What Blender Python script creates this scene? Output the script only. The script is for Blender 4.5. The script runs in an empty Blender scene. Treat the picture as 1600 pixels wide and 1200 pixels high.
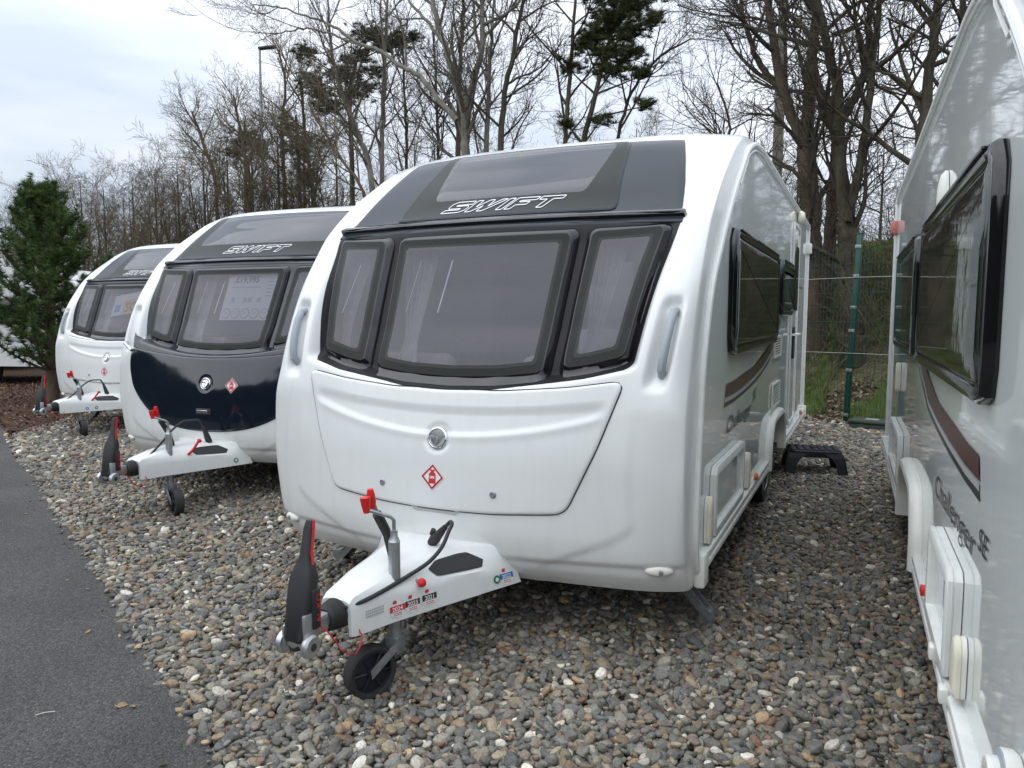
import bpy, bmesh, math, random
import numpy as np
from mathutils import Vector, Matrix, Euler

# ------------------------------------------------------------------ camera, light, exposure
SC = bpy.context.scene
COL = SC.collection
R = math.radians

CAM_P = np.array([1.758, -3.364, 1.5]); CAM_YAW, CAM_PITCH, CAM_ROLL, CAM_F = R(25.34), R(-5.25), R(0.10), 1165.5
def cam_axes():
    f = np.array([-math.sin(CAM_YAW)*math.cos(CAM_PITCH), math.cos(CAM_YAW)*math.cos(CAM_PITCH), math.sin(CAM_PITCH)])
    r = np.array([math.cos(CAM_YAW), math.sin(CAM_YAW), 0.0]); u = np.cross(r, f)
    return r*math.cos(CAM_ROLL)+u*math.sin(CAM_ROLL), -r*math.sin(CAM_ROLL)+u*math.cos(CAM_ROLL), f
CR, CU, CF = cam_axes()
cam = bpy.data.cameras.new('camera'); camo = bpy.data.objects.new('camera', cam); COL.objects.link(camo)
M = Matrix(((CR[0], CU[0], -CF[0], CAM_P[0]), (CR[1], CU[1], -CF[1], CAM_P[1]), (CR[2], CU[2], -CF[2], CAM_P[2]), (0, 0, 0, 1)))
camo.matrix_world = M
cam.sensor_width = 36; cam.lens = 36*CAM_F/1600; cam.clip_end = 2000; cam.clip_start = 0.05
SC.camera = camo

SC.view_settings.view_transform = 'Standard'; SC.view_settings.look = 'None'
SC.view_settings.gamma = 1; SC.view_settings.use_curve_mapping = False
SC.view_settings.exposure = 0.80
SUN_EL, SUN_AZ = R(52), R(215)          # azimuth clockwise from +Y
w = bpy.data.worlds.new('World'); SC.world = w; w.use_nodes = True
nt = w.node_tree; nt.nodes.clear(); N = nt.nodes.new; L = nt.links.new
out = N('ShaderNodeOutputWorld'); bg = N('ShaderNodeBackground'); sky = N('ShaderNodeTexSky')
sky.sky_type = 'NISHITA'; sky.sun_disc = False; sky.sun_elevation = SUN_EL; sky.sun_rotation = SUN_AZ
skm = N('ShaderNodeMixRGB'); skm.blend_type = 'MULTIPLY'; skm.inputs[0].default_value = 1; skm.inputs[2].default_value = (0.08, 0.08, 0.08, 1)
L(sky.outputs[0], skm.inputs[1])
tc = N('ShaderNodeTexCoord'); sep = N('ShaderNodeSeparateXYZ'); L(tc.outputs['Generated'], sep.inputs[0])
# overcast cloud sheet: brighter towards the zenith, as under real overcast, with broad soft mottling
mp = N('ShaderNodeMapping'); mp.inputs['Scale'].default_value = (1.0, 1.0, 3.2); L(tc.outputs['Generated'], mp.inputs[0])
n1 = N('ShaderNodeTexNoise'); n1.inputs['Scale'].default_value = 2.3; n1.inputs['Detail'].default_value = 5; n1.inputs['Roughness'].default_value = .52
L(mp.outputs[0], n1.inputs['Vector'])
rm = N('ShaderNodeValToRGB'); rm.color_ramp.elements[0].position = .36; rm.color_ramp.elements[0].color = (0.52, 0.59, 0.69, 1)
rm.color_ramp.elements[1].position = .66; rm.color_ramp.elements[1].color = (0.78, 0.805, 0.86, 1)
L(n1.outputs['Fac'], rm.inputs[0])
gz = N('ShaderNodeMapRange'); gz.inputs[1].default_value = 0.0; gz.inputs[2].default_value = 1.0; gz.inputs[3].default_value = 0.60; gz.inputs[4].default_value = 1.65
L(sep.outputs[2], gz.inputs[0])
vm = N('ShaderNodeVectorMath'); vm.operation = 'SCALE'; L(rm.outputs[0], vm.inputs[0]); L(gz.outputs[0], vm.inputs['Scale'])
mx = N('ShaderNodeMixRGB'); mx.inputs[0].default_value = 0.92; L(skm.outputs[0], mx.inputs[1]); L(vm.outputs[0], mx.inputs[2])
L(mx.outputs[0], bg.inputs[0]); bg.inputs[1].default_value = 1.0; L(bg.outputs[0], out.inputs[0])
sun = bpy.data.lights.new('sun', 'SUN'); sun.energy = 0.75; sun.angle = R(95); sun.color = (1, .985, .96)
suno = bpy.data.objects.new('sun', sun); COL.objects.link(suno)
sd = Vector((math.sin(SUN_AZ)*math.cos(SUN_EL), math.cos(SUN_AZ)*math.cos(SUN_EL), math.sin(SUN_EL)))
suno.rotation_euler = sd.to_track_quat('Z', 'Y').to_euler()
SC.cycles.max_bounces = 8; SC.cycles.transparent_max_bounces = 12; SC.cycles.diffuse_bounces = 4; SC.cycles.glossy_bounces = 4

def at(px, py, yw):
    """point of the plane y = yw that stands behind a place in the picture (for laying out tree limbs)"""
    d = CF + CR*(px-800)/CAM_F + CU*(600-py)/CAM_F
    t = (yw-CAM_P[1])/d[1]
    return CAM_P + t*d
def at_depth(px, py, z):
    return CAM_P + z*(CF + CR*(px-800)/CAM_F + CU*(600-py)/CAM_F)
def to_px(P):
    d = np.asarray(P)-CAM_P; z = d@CF
    return 800+CAM_F*(d@CR)/z, 600-CAM_F*(d@CU)/z, z

# ------------------------------------------------------------------ materials
def mat(name, col, rough=.5, metal=0, coat=0, bump=0, bscale=50, var=0, vscale=8, spec=.5, grime=0, emis=None, coords='Object', detail=4, bdist=.002):
    m = bpy.data.materials.new(name); m.use_nodes = True; t = m.node_tree; b = t.nodes['Principled BSDF']
    b.inputs['Base Color'].default_value = (*col, 1); b.inputs['Roughness'].default_value = rough; b.inputs['Metallic'].default_value = metal
    b.inputs['Coat Weight'].default_value = coat; b.inputs['Coat Roughness'].default_value = .05
    b.inputs['Specular IOR Level'].default_value = spec
    tc = t.nodes.new('ShaderNodeTexCoord')
    if var or grime:
        n = t.nodes.new('ShaderNodeTexNoise'); n.inputs['Scale'].default_value = vscale; n.inputs['Detail'].default_value = detail
        t.links.new(tc.outputs[coords], n.inputs['Vector'])
        r = t.nodes.new('ShaderNodeValToRGB'); r.color_ramp.elements[0].position = .3; r.color_ramp.elements[1].position = .72
        r.color_ramp.elements[0].color = (*[max(0, c*(1-var)) for c in col], 1); r.color_ramp.elements[1].color = (*[min(1, c*(1+var)) for c in col], 1)
        t.links.new(n.outputs['Fac'], r.inputs[0]); t.links.new(r.outputs[0], b.inputs['Base Color'])
        if grime:
            mp = t.nodes.new('ShaderNodeMapping'); mp.inputs['Scale'].default_value = (9, 9, 1.1); t.links.new(tc.outputs[coords], mp.inputs[0])
            n2 = t.nodes.new('ShaderNodeTexNoise'); n2.inputs['Scale'].default_value = 2.5; n2.inputs['Detail'].default_value = 6; t.links.new(mp.outputs[0], n2.inputs['Vector'])
            mr = t.nodes.new('ShaderNodeMapRange'); mr.inputs[1].default_value = .5; mr.inputs[2].default_value = .8; mr.inputs[3].default_value = 0; mr.inputs[4].default_value = grime
            t.links.new(n2.outputs['Fac'], mr.inputs[0])
            mm = t.nodes.new('ShaderNodeMixRGB'); mm.inputs[2].default_value = (.42, .42, .36, 1); t.links.new(mr.outputs[0], mm.inputs[0]); t.links.new(r.outputs[0], mm.inputs[1])
            t.links.new(mm.outputs[0], b.inputs['Base Color'])
    if bump:
        n = t.nodes.new('ShaderNodeTexNoise'); n.inputs['Scale'].default_value = bscale; n.inputs['Detail'].default_value = 5
        t.links.new(tc.outputs[coords], n.inputs['Vector'])
        bp = t.nodes.new('ShaderNodeBump'); bp.inputs['Strength'].default_value = bump; bp.inputs['Distance'].default_value = bdist
        t.links.new(n.outputs['Fac'], bp.inputs['Height']); t.links.new(bp.outputs[0], b.inputs['Normal'])
    return m

MT = {}
MT['gel'] = mat('white_gelcoat', (.70, .715, .70), .24, coat=.35, var=.012, vscale=3, grime=.12)
MT['side'] = mat('white_side_sheet', (.68, .715, .70), .035, spec=.8, var=.015, vscale=2, grime=.10, bump=.2, bscale=2.0, bdist=.003)
MT['trimw'] = mat('white_aluminium_trim', (.74, .75, .72), .35, var=.06, vscale=14, grime=.2)
MT['plasw'] = mat('white_plastic', (.78, .78, .72), .38, var=.03, vscale=9, grime=.12)
MT['cream'] = mat('cream_plastic', (.76, .73, .58), .4, var=.04, vscale=12)
MT['graph'] = mat('graphite_panel', (.020, .025, .032), .28, coat=0, spec=.3, var=.05, vscale=4)
MT['hatchdark'] = mat('midnight_gelcoat', (.008, .012, .020), .08, coat=.5, var=.1, vscale=3)
MT['black'] = mat('black_gloss_acrylic', (.008, .009, .010), .07, spec=.6)
MT['blackm'] = mat('black_rubber', (.02, .02, .021), .6, bump=.2, bscale=120)
MT['surround'] = mat('black_window_surround', (.010, .011, .012), .4, spec=.25)
MT['seal'] = mat('dark_seal', (.03, .03, .03), .7)
MT['frit'] = mat('grey_window_border', (.024, .027, .024), .3, spec=.15, var=.06, vscale=20)
MT['frit2'] = mat('inner_window_border', (.042, .045, .043), .3, spec=.15)
MT['chrome'] = mat('chrome', (.75, .76, .77), .12, metal=1, var=.05, vscale=30)
MT['alu'] = mat('cast_aluminium', (.50, .52, .53), .38, metal=.85, bump=.2, bscale=90, var=.1, vscale=30)
MT['galv'] = mat('galvanised_steel', (.30, .32, .33), .45, metal=.7, var=.22, vscale=25, bump=.1, bscale=60)
MT['red'] = mat('red_plastic', (.62, .02, .02), .35)
MT['redd'] = mat('dark_red_print', (.45, .015, .02), .45)
MT['orange'] = mat('orange_lens', (.65, .16, .05), .25)
MT['pinklens'] = mat('faded_red_lens', (.50, .16, .15), .3)
MT['greyp'] = mat('grey_grab_plastic', (.33, .37, .40), .5, bump=.4, bscale=60)
MT['tyre'] = mat('tyre_rubber', (.022, .022, .023), .75, bump=.5, bscale=70, var=.2, vscale=30)
MT['rim'] = mat('alloy_rim', (.45, .46, .47), .3, metal=.8)
MT['stool'] = mat('navy_black_plastic', (.012, .015, .022), .5, bump=.3, bscale=200)
MT['brown'] = mat('brown_stripe_vinyl', (.075, .022, .018), .3, var=.2, vscale=60)
MT['ink'] = mat('charcoal_vinyl', (.022, .024, .026), .3)
MT['silver'] = mat('silver_vinyl', (.42, .43, .43), .3)
MT['white'] = mat('white_print', (.80, .80, .80), .45)
MT['stkw'] = mat('sticker_white', (.76, .77, .77), .4)
MT['stkred'] = mat('sticker_red', (.55, .035, .04), .4)
MT['stkbrn'] = mat('sticker_maroon', (.13, .025, .025), .4)
MT['stkblk'] = mat('sticker_black', (.012, .03, .025), .4)
MT['stkblu'] = mat('sticker_blue', (.02, .16, .42), .4)
MT['stkgrn'] = mat('sticker_green', (.01, .20, .10), .4)
MT['greyprint'] = mat('grey_print', (.36, .38, .39), .5)
MT['cushion'] = mat('beige_upholstery', (.46, .43, .40), .9, bump=.5, bscale=80, var=.1, vscale=7)
MT['curtain'] = mat('white_curtain', (.50, .49, .48), .9, var=.1, vscale=20)
MT['cabinet'] = mat('cream_cabinet', (.36, .34, .31), .4)
MT['wood'] = mat('walnut_furniture', (.20, .13, .09), .4, var=.2, vscale=6)
MT['fpost'] = mat('green_powder_coat', (.004, .050, .036), .4, var=.15, vscale=12)
MT['fwire'] = mat('green_fence_wire', (.018, .070, .045), .5)
MT['wire'] = mat('galvanised_wire', (.28, .30, .29), .5, metal=.4)
MT['olive'] = mat('olive_plastic', (.045, .065, .045), .55, var=.15, vscale=10)
MT['amber'] = mat('sold_card', (.62, .42, .12), .6)
MT['card'] = mat('price_card', (.62, .63, .62), .6)
def bark(name, a, b, sc=6):
    m = mat(name, a, .9, bump=.8, bscale=30, bdist=.02)
    t = m.node_tree; p = t.nodes['Principled BSDF']; tc = t.nodes.new('ShaderNodeTexCoord')
    mp = t.nodes.new('ShaderNodeMapping'); mp.inputs['Scale'].default_value = (1, 1, .25); t.links.new(tc.outputs['Object'], mp.inputs[0])
    n = t.nodes.new('ShaderNodeTexNoise'); n.inputs['Scale'].default_value = sc; n.inputs['Detail'].default_value = 8; n.inputs['Roughness'].default_value = .7
    t.links.new(mp.outputs[0], n.inputs['Vector'])
    r = t.nodes.new('ShaderNodeValToRGB'); r.color_ramp.elements[0].position = .35; r.color_ramp.elements[1].position = .65
    r.color_ramp.elements[0].color = (*a, 1); r.color_ramp.elements[1].color = (*b, 1)
    t.links.new(n.outputs['Fac'], r.inputs[0]); t.links.new(r.outputs[0], p.inputs['Base Color']); p.inputs['Specular IOR Level'].default_value = .2
    return m
MT['bark_dark'] = bark('dark_mossy_bark', (.036, .032, .024), (.110, .100, .068))
MT['bark_brown'] = bark('red_brown_bark', (.055, .040, .030), (.15, .110, .078))
MT['bark_pale'] = bark('pale_grey_bark', (.12, .115, .095), (.25, .24, .20))
MT['twig_dark'] = bark('dark_twigs', (.042, .037, .030), (.105, .088, .066), 3)
MT['twig_pale'] = bark('pale_twigs', (.085, .075, .060), (.17, .155, .125), 3)
MT['twig_brown'] = bark('brown_twigs', (.075, .060, .040), (.18, .145, .095), 3)
MT['polewood'] = bark('weathered_pole', (.16, .15, .12), (.28, .26, .22))
def leafmat(name, a, b, sc=3):
    m = bark(name, a, b, sc); m.node_tree.nodes['Principled BSDF'].inputs['Roughness'].default_value = .6; return m
MT['needle'] = leafmat('pine_needles', (.030, .060, .018), (.105, .165, .045), 4)
MT['needle_far'] = leafmat('scots_pine_needles', (.022, .034, .014), (.085, .095, .036), 1.5)
MT['ivy'] = leafmat('ivy_leaves', (.030, .045, .015), (.080, .095, .030), 3)
MT['ground_green'] = leafmat('bank_green', (.030, .060, .012), (.10, .15, .035), 2.2)

def glassmat(name, tint, haze, hz):
    m = bpy.data.materials.new(name); m.use_nodes = True; t = m.node_tree; t.nodes.clear(); n = t.nodes.new; l = t.links.new
    o = n('ShaderNodeOutputMaterial'); tr = n('ShaderNodeBsdfTransparent'); tr.inputs[0].default_value = (*tint, 1)
    df = n('ShaderNodeBsdfDiffuse'); df.inputs[0].default_value = (*haze, 1)
    gl = n('ShaderNodeBsdfGlossy'); gl.inputs['Roughness'].default_value = .03; gl.inputs[0].default_value = (1, 1, 1, 1)
    tc = n('ShaderNodeTexCoord'); no = n('ShaderNodeTexNoise'); no.inputs['Scale'].default_value = 2.0; l(tc.outputs['Object'], no.inputs['Vector'])
    bp = n('ShaderNodeBump'); bp.inputs['Strength'].default_value = .12; bp.inputs['Distance'].default_value = .004; l(no.outputs['Fac'], bp.inputs['Height']); l(bp.outputs[0], gl.inputs['Normal'])
    fr = n('ShaderNodeFresnel'); ge = n('ShaderNodeNewGeometry'); io = n('ShaderNodeMapRange'); io.inputs[3].default_value = 1.5; io.inputs[4].default_value = 1/1.5
    l(ge.outputs['Backfacing'], io.inputs[0]); l(io.outputs[0], fr.inputs[0])       # a thin sheet reflects alike from both sides
    m1 = n('ShaderNodeMixShader'); m1.inputs[0].default_value = hz; l(tr.outputs[0], m1.inputs[1]); l(df.outputs[0], m1.inputs[2])
    m2 = n('ShaderNodeMixShader'); l(fr.outputs[0], m2.inputs[0]); l(m1.outputs[0], m2.inputs[1]); l(gl.outputs[0], m2.inputs[2]); l(m2.outputs[0], o.inputs[0])
    return m
MT['glass'] = glassmat('tinted_acrylic', (.62, .62, .68), (.16, .16, .185), .30)
MT['sideglass'] = mat('dark_side_acrylic', (.010, .014, .010), .04, spec=.7, bump=.3, bscale=2.5, bdist=.006)

# ------------------------------------------------------------------ mesh helpers
def tag(o, label=None, cat=None, group=None, kind=None):
    if label: o['label'] = label
    if cat: o['category'] = cat
    if group: o['group'] = group
    if kind: o['kind'] = kind
    return o
def link(name, me, parent=None):
    o = bpy.data.objects.new(name, me); COL.objects.link(o)
    if parent: o.parent = parent
    return o
def empty(name, loc=(0, 0, 0), rz=0):
    o = bpy.data.objects.new(name, None); COL.objects.link(o); o.location = loc; o.rotation_euler = (0, 0, rz); o.empty_display_size = .2
    return o
def mesh_np(name, V, F, mats, smooth=True, matidx=None):
    """V (n,3), F (m,k) homogeneous"""
    me = bpy.data.meshes.new(name); V = np.asarray(V, np.float32); F = np.asarray(F, np.int32); m, k = F.shape
    me.vertices.add(len(V)); me.vertices.foreach_set('co', V.ravel())
    me.loops.add(m*k); me.loops.foreach_set('vertex_index', F.ravel())
    me.polygons.add(m); me.polygons.foreach_set('loop_start', np.arange(0, m*k, k, dtype=np.int32))
    me.polygons.foreach_set('loop_total', np.full(m, k, np.int32))
    if smooth: me.polygons.foreach_set('use_smooth', np.ones(m, bool))
    if matidx is not None: me.polygons.foreach_set('material_index', np.asarray(matidx, np.int32))
    me.update(calc_edges=True)
    for mm in (mats if isinstance(mats, (list, tuple)) else [mats]): me.materials.append(mm)
    return me
class MB:
    def __init__(s): s.v = []; s.f = []; s.sm = []
    def add(s, V, F, smooth=False):
        b = len(s.v); s.v += [tuple(map(float, p)) for p in V]
        for f in F: s.f.append(tuple(i+b for i in f)); s.sm.append(smooth)
    def box(s, x0, x1, y0, y1, z0, z1, bev=0, M=None):
        c = Vector(((x0+x1)/2, (y0+y1)/2, (z0+z1)/2)); h = Vector((abs(x1-x0)/2, abs(y1-y0)/2, abs(z1-z0)/2))
        bm = bmesh.new(); bmesh.ops.create_cube(bm, size=1)
        for v in bm.verts: v.co = Vector((v.co.x*2*h.x, v.co.y*2*h.y, v.co.z*2*h.z))+c
        if bev: bmesh.ops.bevel(bm, geom=list(bm.edges), offset=min(bev, h.x*.9, h.y*.9, h.z*.9), segments=2, profile=.5, affect='EDGES')
        s.bm(bm, M, bool(bev)); return s
    def bm(s, bm, M=None, smooth=False):
        if M is not None: bmesh.ops.transform(bm, matrix=M, verts=bm.verts)
        bm.verts.index_update(); s.add([v.co for v in bm.verts], [[v.index for v in f.verts] for f in bm.faces], smooth); bm.free()
    def tube(s, pts, r, n=10, cap=True):
        pts = [Vector(p) for p in pts]; rs = r if isinstance(r, (list, tuple)) else [r]*len(pts)
        V = []; F = []; prev = None
        for i, p in enumerate(pts):
            d = (pts[min(i+1, len(pts)-1)]-pts[max(i-1, 0)]).normalized()
            if prev is None: a = d.orthogonal().normalized()
            else: a = (prev-d*prev.dot(d)).normalized()
            prev = a; b = d.cross(a)
            for k in range(n): t = 2*math.pi*k/n; V.append(p+(a*math.cos(t)+b*math.sin(t))*rs[i])
        for i in range(len(pts)-1):
            for k in range(n): F.append((i*n+k, i*n+(k+1) % n, (i+1)*n+(k+1) % n, (i+1)*n+k))
        if cap: F.append(tuple(range(n-1, -1, -1))); F.append(tuple((len(pts)-1)*n+k for k in range(n)))
        s.add(V, F, True); return s
    def lathe(s, prof, origin, axis, n=24, cap=True):
        """prof: list of (radius, distance along axis)"""
        o = Vector(origin); d = Vector(axis).normalized(); a = d.orthogonal().normalized(); b = d.cross(a); V = []; F = []
        for r, h in prof:
            for k in range(n): t = 2*math.pi*k/n; V.append(o+d*h+(a*math.cos(t)+b*math.sin(t))*r)
        for i in range(len(prof)-1):
            for k in range(n): F.append((i*n+k, i*n+(k+1) % n, (i+1)*n+(k+1) % n, (i+1)*n+k))
        if cap: F.append(tuple(range(n-1, -1, -1))); F.append(tuple((len(prof)-1)*n+k for k in range(n)))
        s.add(V, F, True); return s
    def prism(s, poly, fn, d0, d1):
        """poly: 2-D outline; fn(a,b,d) -> 3-D; slab from d0 to d1"""
        n = len(poly); V = [fn(a, b, d0) for a, b in poly]+[fn(a, b, d1) for a, b in poly]
        F = [tuple(range(n-1, -1, -1)), tuple(range(n, 2*n))]+[(i, (i+1) % n, n+(i+1) % n, n+i) for i in range(n)]
        s.add(V, F, False); return s
    def loft(s, secs, closed=True, cap=True, smooth=True):
        n = len(secs[0]); V = [p for q in secs for p in q]; F = []
        for i in range(len(secs)-1):
            for k in range(n if closed else n-1): F.append((i*n+k, i*n+(k+1) % n, (i+1)*n+(k+1) % n, (i+1)*n+k))
        if cap: F.append(tuple(range(n-1, -1, -1))); F.append(tuple((len(secs)-1)*n+k for k in range(n)))
        s.add(V, F, smooth); return s
    def mesh(s, name, m, auto=True):
        me = bpy.data.meshes.new(name); me.from_pydata(s.v, [], s.f); me.materials.append(m)
        me.polygons.foreach_set('use_smooth', s.sm); me.update()
        bm = bmesh.new(); bm.from_mesh(me); bmesh.ops.remove_doubles(bm, verts=bm.verts, dist=1e-6)
        bmesh.ops.recalc_face_normals(bm, faces=bm.faces)
        if auto:
            for e in bm.edges:
                if len(e.link_faces) == 2 and e.calc_face_angle(0) > R(38): e.smooth = False
        bm.to_mesh(me); bm.free(); return me
    def build(s, name, m, parent=None, **k): return link(name, s.mesh(name, m, **k), parent)

def text_geo(body, size, shear=0, offset=0, align='CENTER', bold=False):
    cu = bpy.data.curves.new('lettering', 'FONT'); cu.body = body; cu.size = size; cu.shear = shear; cu.offset = offset; cu.align_x = align; cu.resolution_u = 3
    o = bpy.data.objects.new('lettering', cu); COL.objects.link(o)
    bpy.context.view_layer.update(); me = bpy.data.meshes.new_from_object(o.evaluated_get(bpy.context.evaluated_depsgraph_get()))
    V = [tuple(v.co) for v in me.vertices]; F = [tuple(p.vertices) for p in me.polygons]
    bpy.data.objects.remove(o); bpy.data.curves.remove(cu); bpy.data.meshes.remove(me)
    return V, F
def outline_ribbon(poly, w):
    """closed 2-D outline -> ribbon V,F of width w"""
    n = len(poly); P = [Vector(p) for p in poly]; I = []; O = []
    for i in range(n):
        a, b, c = P[i-1], P[i], P[(i+1) % n]; d1 = (b-a).normalized(); d2 = (c-b).normalized()
        n1 = Vector((-d1.y, d1.x)); n2 = Vector((-d2.y, d2.x)); m = (n1+n2); m = m.normalized() if m.length > 1e-6 else n1
        k = min(1/max(.35, m.dot(n1)), 2.2)*w/2
        I.append(b+m*k); O.append(b-m*k)
    V = [(p.x, p.y) for p in I]+[(p.x, p.y) for p in O]; F = [(i, (i+1) % n, n+(i+1) % n, n+i) for i in range(n)]
    return V, F
def rounded(poly, r, n=6):
    """round the corners of a 2-D polygon; r is one radius or one per corner"""
    rs = r if isinstance(r, (list, tuple)) else [r]*len(poly); outp = []; P = [np.array(p, float) for p in poly]; m = len(P)
    for i in range(m):
        a, b, c = P[i-1], P[i], P[(i+1) % m]
        if rs[i] <= 0: outp.append(tuple(b)); continue
        u = (a-b)/np.linalg.norm(a-b); v = (c-b)/np.linalg.norm(c-b); k = min(rs[i], .48*np.linalg.norm(a-b), .48*np.linalg.norm(c-b))
        for j in range(n+1):
            t = j/n; outp.append(tuple(b+u*k*(1-t)**2+v*k*t**2))
    return outp
def resample(poly, n):
    P = np.array(poly+[poly[0]], float); d = np.r_[0, np.cumsum(np.linalg.norm(np.diff(P, axis=0), axis=1))]
    t = np.linspace(0, d[-1], n, endpoint=False)
    # keep true corners: snap nearest samples
    return np.c_[np.interp(t, d, P[:, 0]), np.interp(t, d, P[:, 1])]
def inset(P, d):
    n1 = np.roll(P, -1, 0)-np.roll(P, 1, 0); n1 /= np.linalg.norm(n1, axis=1)[:, None]+1e-9
    nn = np.c_[-n1[:, 1], n1[:, 0]]; A = .5*np.sum(P[:, 0]*np.roll(P[:, 1], -1)-np.roll(P[:, 0], -1)*P[:, 1])
    return P+nn*(d if A > 0 else -d)

# ------------------------------------------------------------------ caravan front surface (metres, measured)
HW = 1.12
XK = np.array([0, .45, .80, .93, 1.02, 1.098, 1.12])
TAB = [  # v, y at XK, z at XK (or one z)
 (.27, (-.37, -.345, -.30, -.275, -.24, -.18, -.02), .30),
 (.33, (-.415, -.39, -.335, -.31, -.275, -.215, -.08), .345),
 (.39, (-.45, -.42, -.36, -.335, -.30, -.24, -.12), .39),
 (.55, (-.48, -.45, -.385, -.36, -.33, -.285, -.165), .55),
 (.82, (-.462, -.432, -.380, -.365, -.345, -.312, -.157), .82),
 (1.05, (-.415, -.39, -.350, -.342, -.333, -.302, -.13), 1.05),
 (1.25, (-.36, -.335, -.31, -.300, -.292, -.245, -.10), 1.25),
 (1.43, (-.265, -.245, -.24, -.238, -.232, -.178, -.038), 1.43),
 (1.62, (-.155, -.14, -.13, -.130, -.130, -.090, .054), 1.62),
 (1.84, (-.025, -.005, .035, .048, .040, .062, .263), 1.84),
 (1.94, (.02, .045, .10, .125, .125, .142, .37), 1.94),
 (1.995, (.13, .15, .195, .21, .19, .20, .435), 1.995),
 (2.05, (.205, .225, .265, .275, .262, .265, .50), 2.05),
 (2.15, (.31, .325, .37, .385, .385, .395, .63), 2.15),
 (2.29, (.48, .49, .535, .56, .585, .615, .83), 2.29),
 (2.42, (.67, .68, .725, .76, .80, .85, 1.04), (2.435, 2.432, 2.425, 2.42, 2.42, 2.42, 2.42)),
 (2.56, (.98, .98, 1.01, 1.04, 1.08, 1.14, 1.34), (2.54, 2.537, 2.53, 2.525, 2.52, 2.515, 2.505)),
 (2.80, (1.55, 1.55, 1.55, 1.56, 1.60, 1.65, 1.69), (2.60, 2.598, 2.588, 2.578, 2.565, 2.55, 2.53)),
 (3.40, (3.0, 3.0, 3.0, 3.0, 3.0, 3.0, 3.0), (2.62, 2.615, 2.60, 2.588, 2.568, 2.545, 2.52)),
 (4.40, (5.84,)*7, (2.60, 2.598, 2.585, 2.575, 2.56, 2.54, 2.515)),
]
def pchip(x, y, xi):
    x = np.asarray(x, float); y = np.asarray(y, float); h = np.diff(x); dl = np.diff(y)/h; d = np.zeros_like(y)
    for i in range(1, len(x)-1):
        if dl[i-1]*dl[i] > 0:
            w1 = 2*h[i]+h[i-1]; w2 = h[i]+2*h[i-1]; d[i] = (w1+w2)/(w1/dl[i-1]+w2/dl[i])
    d[0] = dl[0]; d[-1] = dl[-1]
    k = np.clip(np.searchsorted(x, xi)-1, 0, len(x)-2); t = (xi-x[k])/h[k]
    return (1+2*t)*(1-t)**2*y[k]+t*(1-t)**2*h[k]*d[k]+t*t*(3-2*t)*y[k+1]+t*t*(t-1)*h[k]*d[k+1]
VT = np.array([r[0] for r in TAB]); YT = np.array([r[1] for r in TAB]); ZT = np.array([(r[2] if isinstance(r[2], tuple) else (r[2],)*7) for r in TAB])
VD = np.concatenate([np.arange(.27, 2.8, .01), np.linspace(2.8, 4.4, 30)])
XD = np.concatenate([np.arange(0, .9, .02), np.linspace(.9, 1.08, 20), np.linspace(1.083, 1.12, 26)])
Y1 = np.array([pchip(VT, YT[:, k], VD) for k in range(7)]).T; Z1 = np.array([pchip(VT, ZT[:, k], VD) for k in range(7)]).T
def xinterp(row):
    XX = np.r_[-XK[1], XK]; RR = np.r_[row[1], row]; return pchip(XX, RR, XD)
YD = np.array([xinterp(r) for r in Y1]); ZD = np.array([xinterp(r) for r in Z1])
def bil(T, x, v):
    ax = np.clip(np.abs(x), 0, HW); v = np.clip(v, VD[0], VD[-1])
    i = np.clip(np.searchsorted(XD, ax)-1, 0, len(XD)-2); j = np.clip(np.searchsorted(VD, v)-1, 0, len(VD)-2)
    a = (ax-XD[i])/(XD[i+1]-XD[i]); b = (v-VD[j])/(VD[j+1]-VD[j])
    return (T[j, i]*(1-a)+T[j, i+1]*a)*(1-b)+(T[j+1, i]*(1-a)+T[j+1, i+1]*a)*b
def sst(t): t = np.clip(t, 0, 1); return t*t*(3-2*t)
def surf(x, v, off=0.0, recess=True, hatch=True):
    """a place on the front skin: x across, v up the front and on along the roof"""
    x = np.asarray(x, float); v = np.asarray(v, float)
    def base(x, v):
        y = bil(YD, x, v); z = bil(ZD, x, v); ax = np.abs(x)
        if recess:
            zs = 1.168+.105*(ax/.84)**2                       # sill under the windows
            xp = np.interp(v, [1.15, 1.3, 1.6, 1.93, 2.0], [.90, .895, .935, .985, .99])
            D = np.interp(v, [1.16, 1.2, 1.43, 1.62, 1.84, 1.94], [.105, .105, .095, .068, .02, 0])
            y = y+D*sst((v-zs)/.045+.35)*sst((xp-ax)/.06)
            # scooped dish behind each grab handle
            cx = 1.0+(v-1.38)*.11; g = np.exp(-((ax-cx+.012)/.042)**4)*sst((v-1.17)/.07)*sst((1.60-v)/.07)
            y = y+.045*g
            # crease where the corner fairing meets the lower front
            y = y+.008*sst((ax-(.86+.05*sst((.75-v)/.4)-.45*sst((.62-v)/.26)))/.05)*sst((1.15-v)/.3)*sst((1.115-ax)/.06)
            y = y+.014*sst((.425+.02*ax-v)/.02)                 # undercut lower lip
        return np.stack([x, y, z], -1)
    P = base(x, v)
    if np.any(np.asarray(off) != 0):
        e = .004; dx = base(x+np.where(x > 0, -e, e), v)-P; dx = dx*np.where(x > 0, -1, 1)[..., None]; dv = base(x, v+e)-P
        n = np.cross(dx, dv); n /= np.linalg.norm(n, axis=-1)[..., None]+1e-12
        P = P+n*np.asarray(off)[..., None]
    return P

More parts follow.
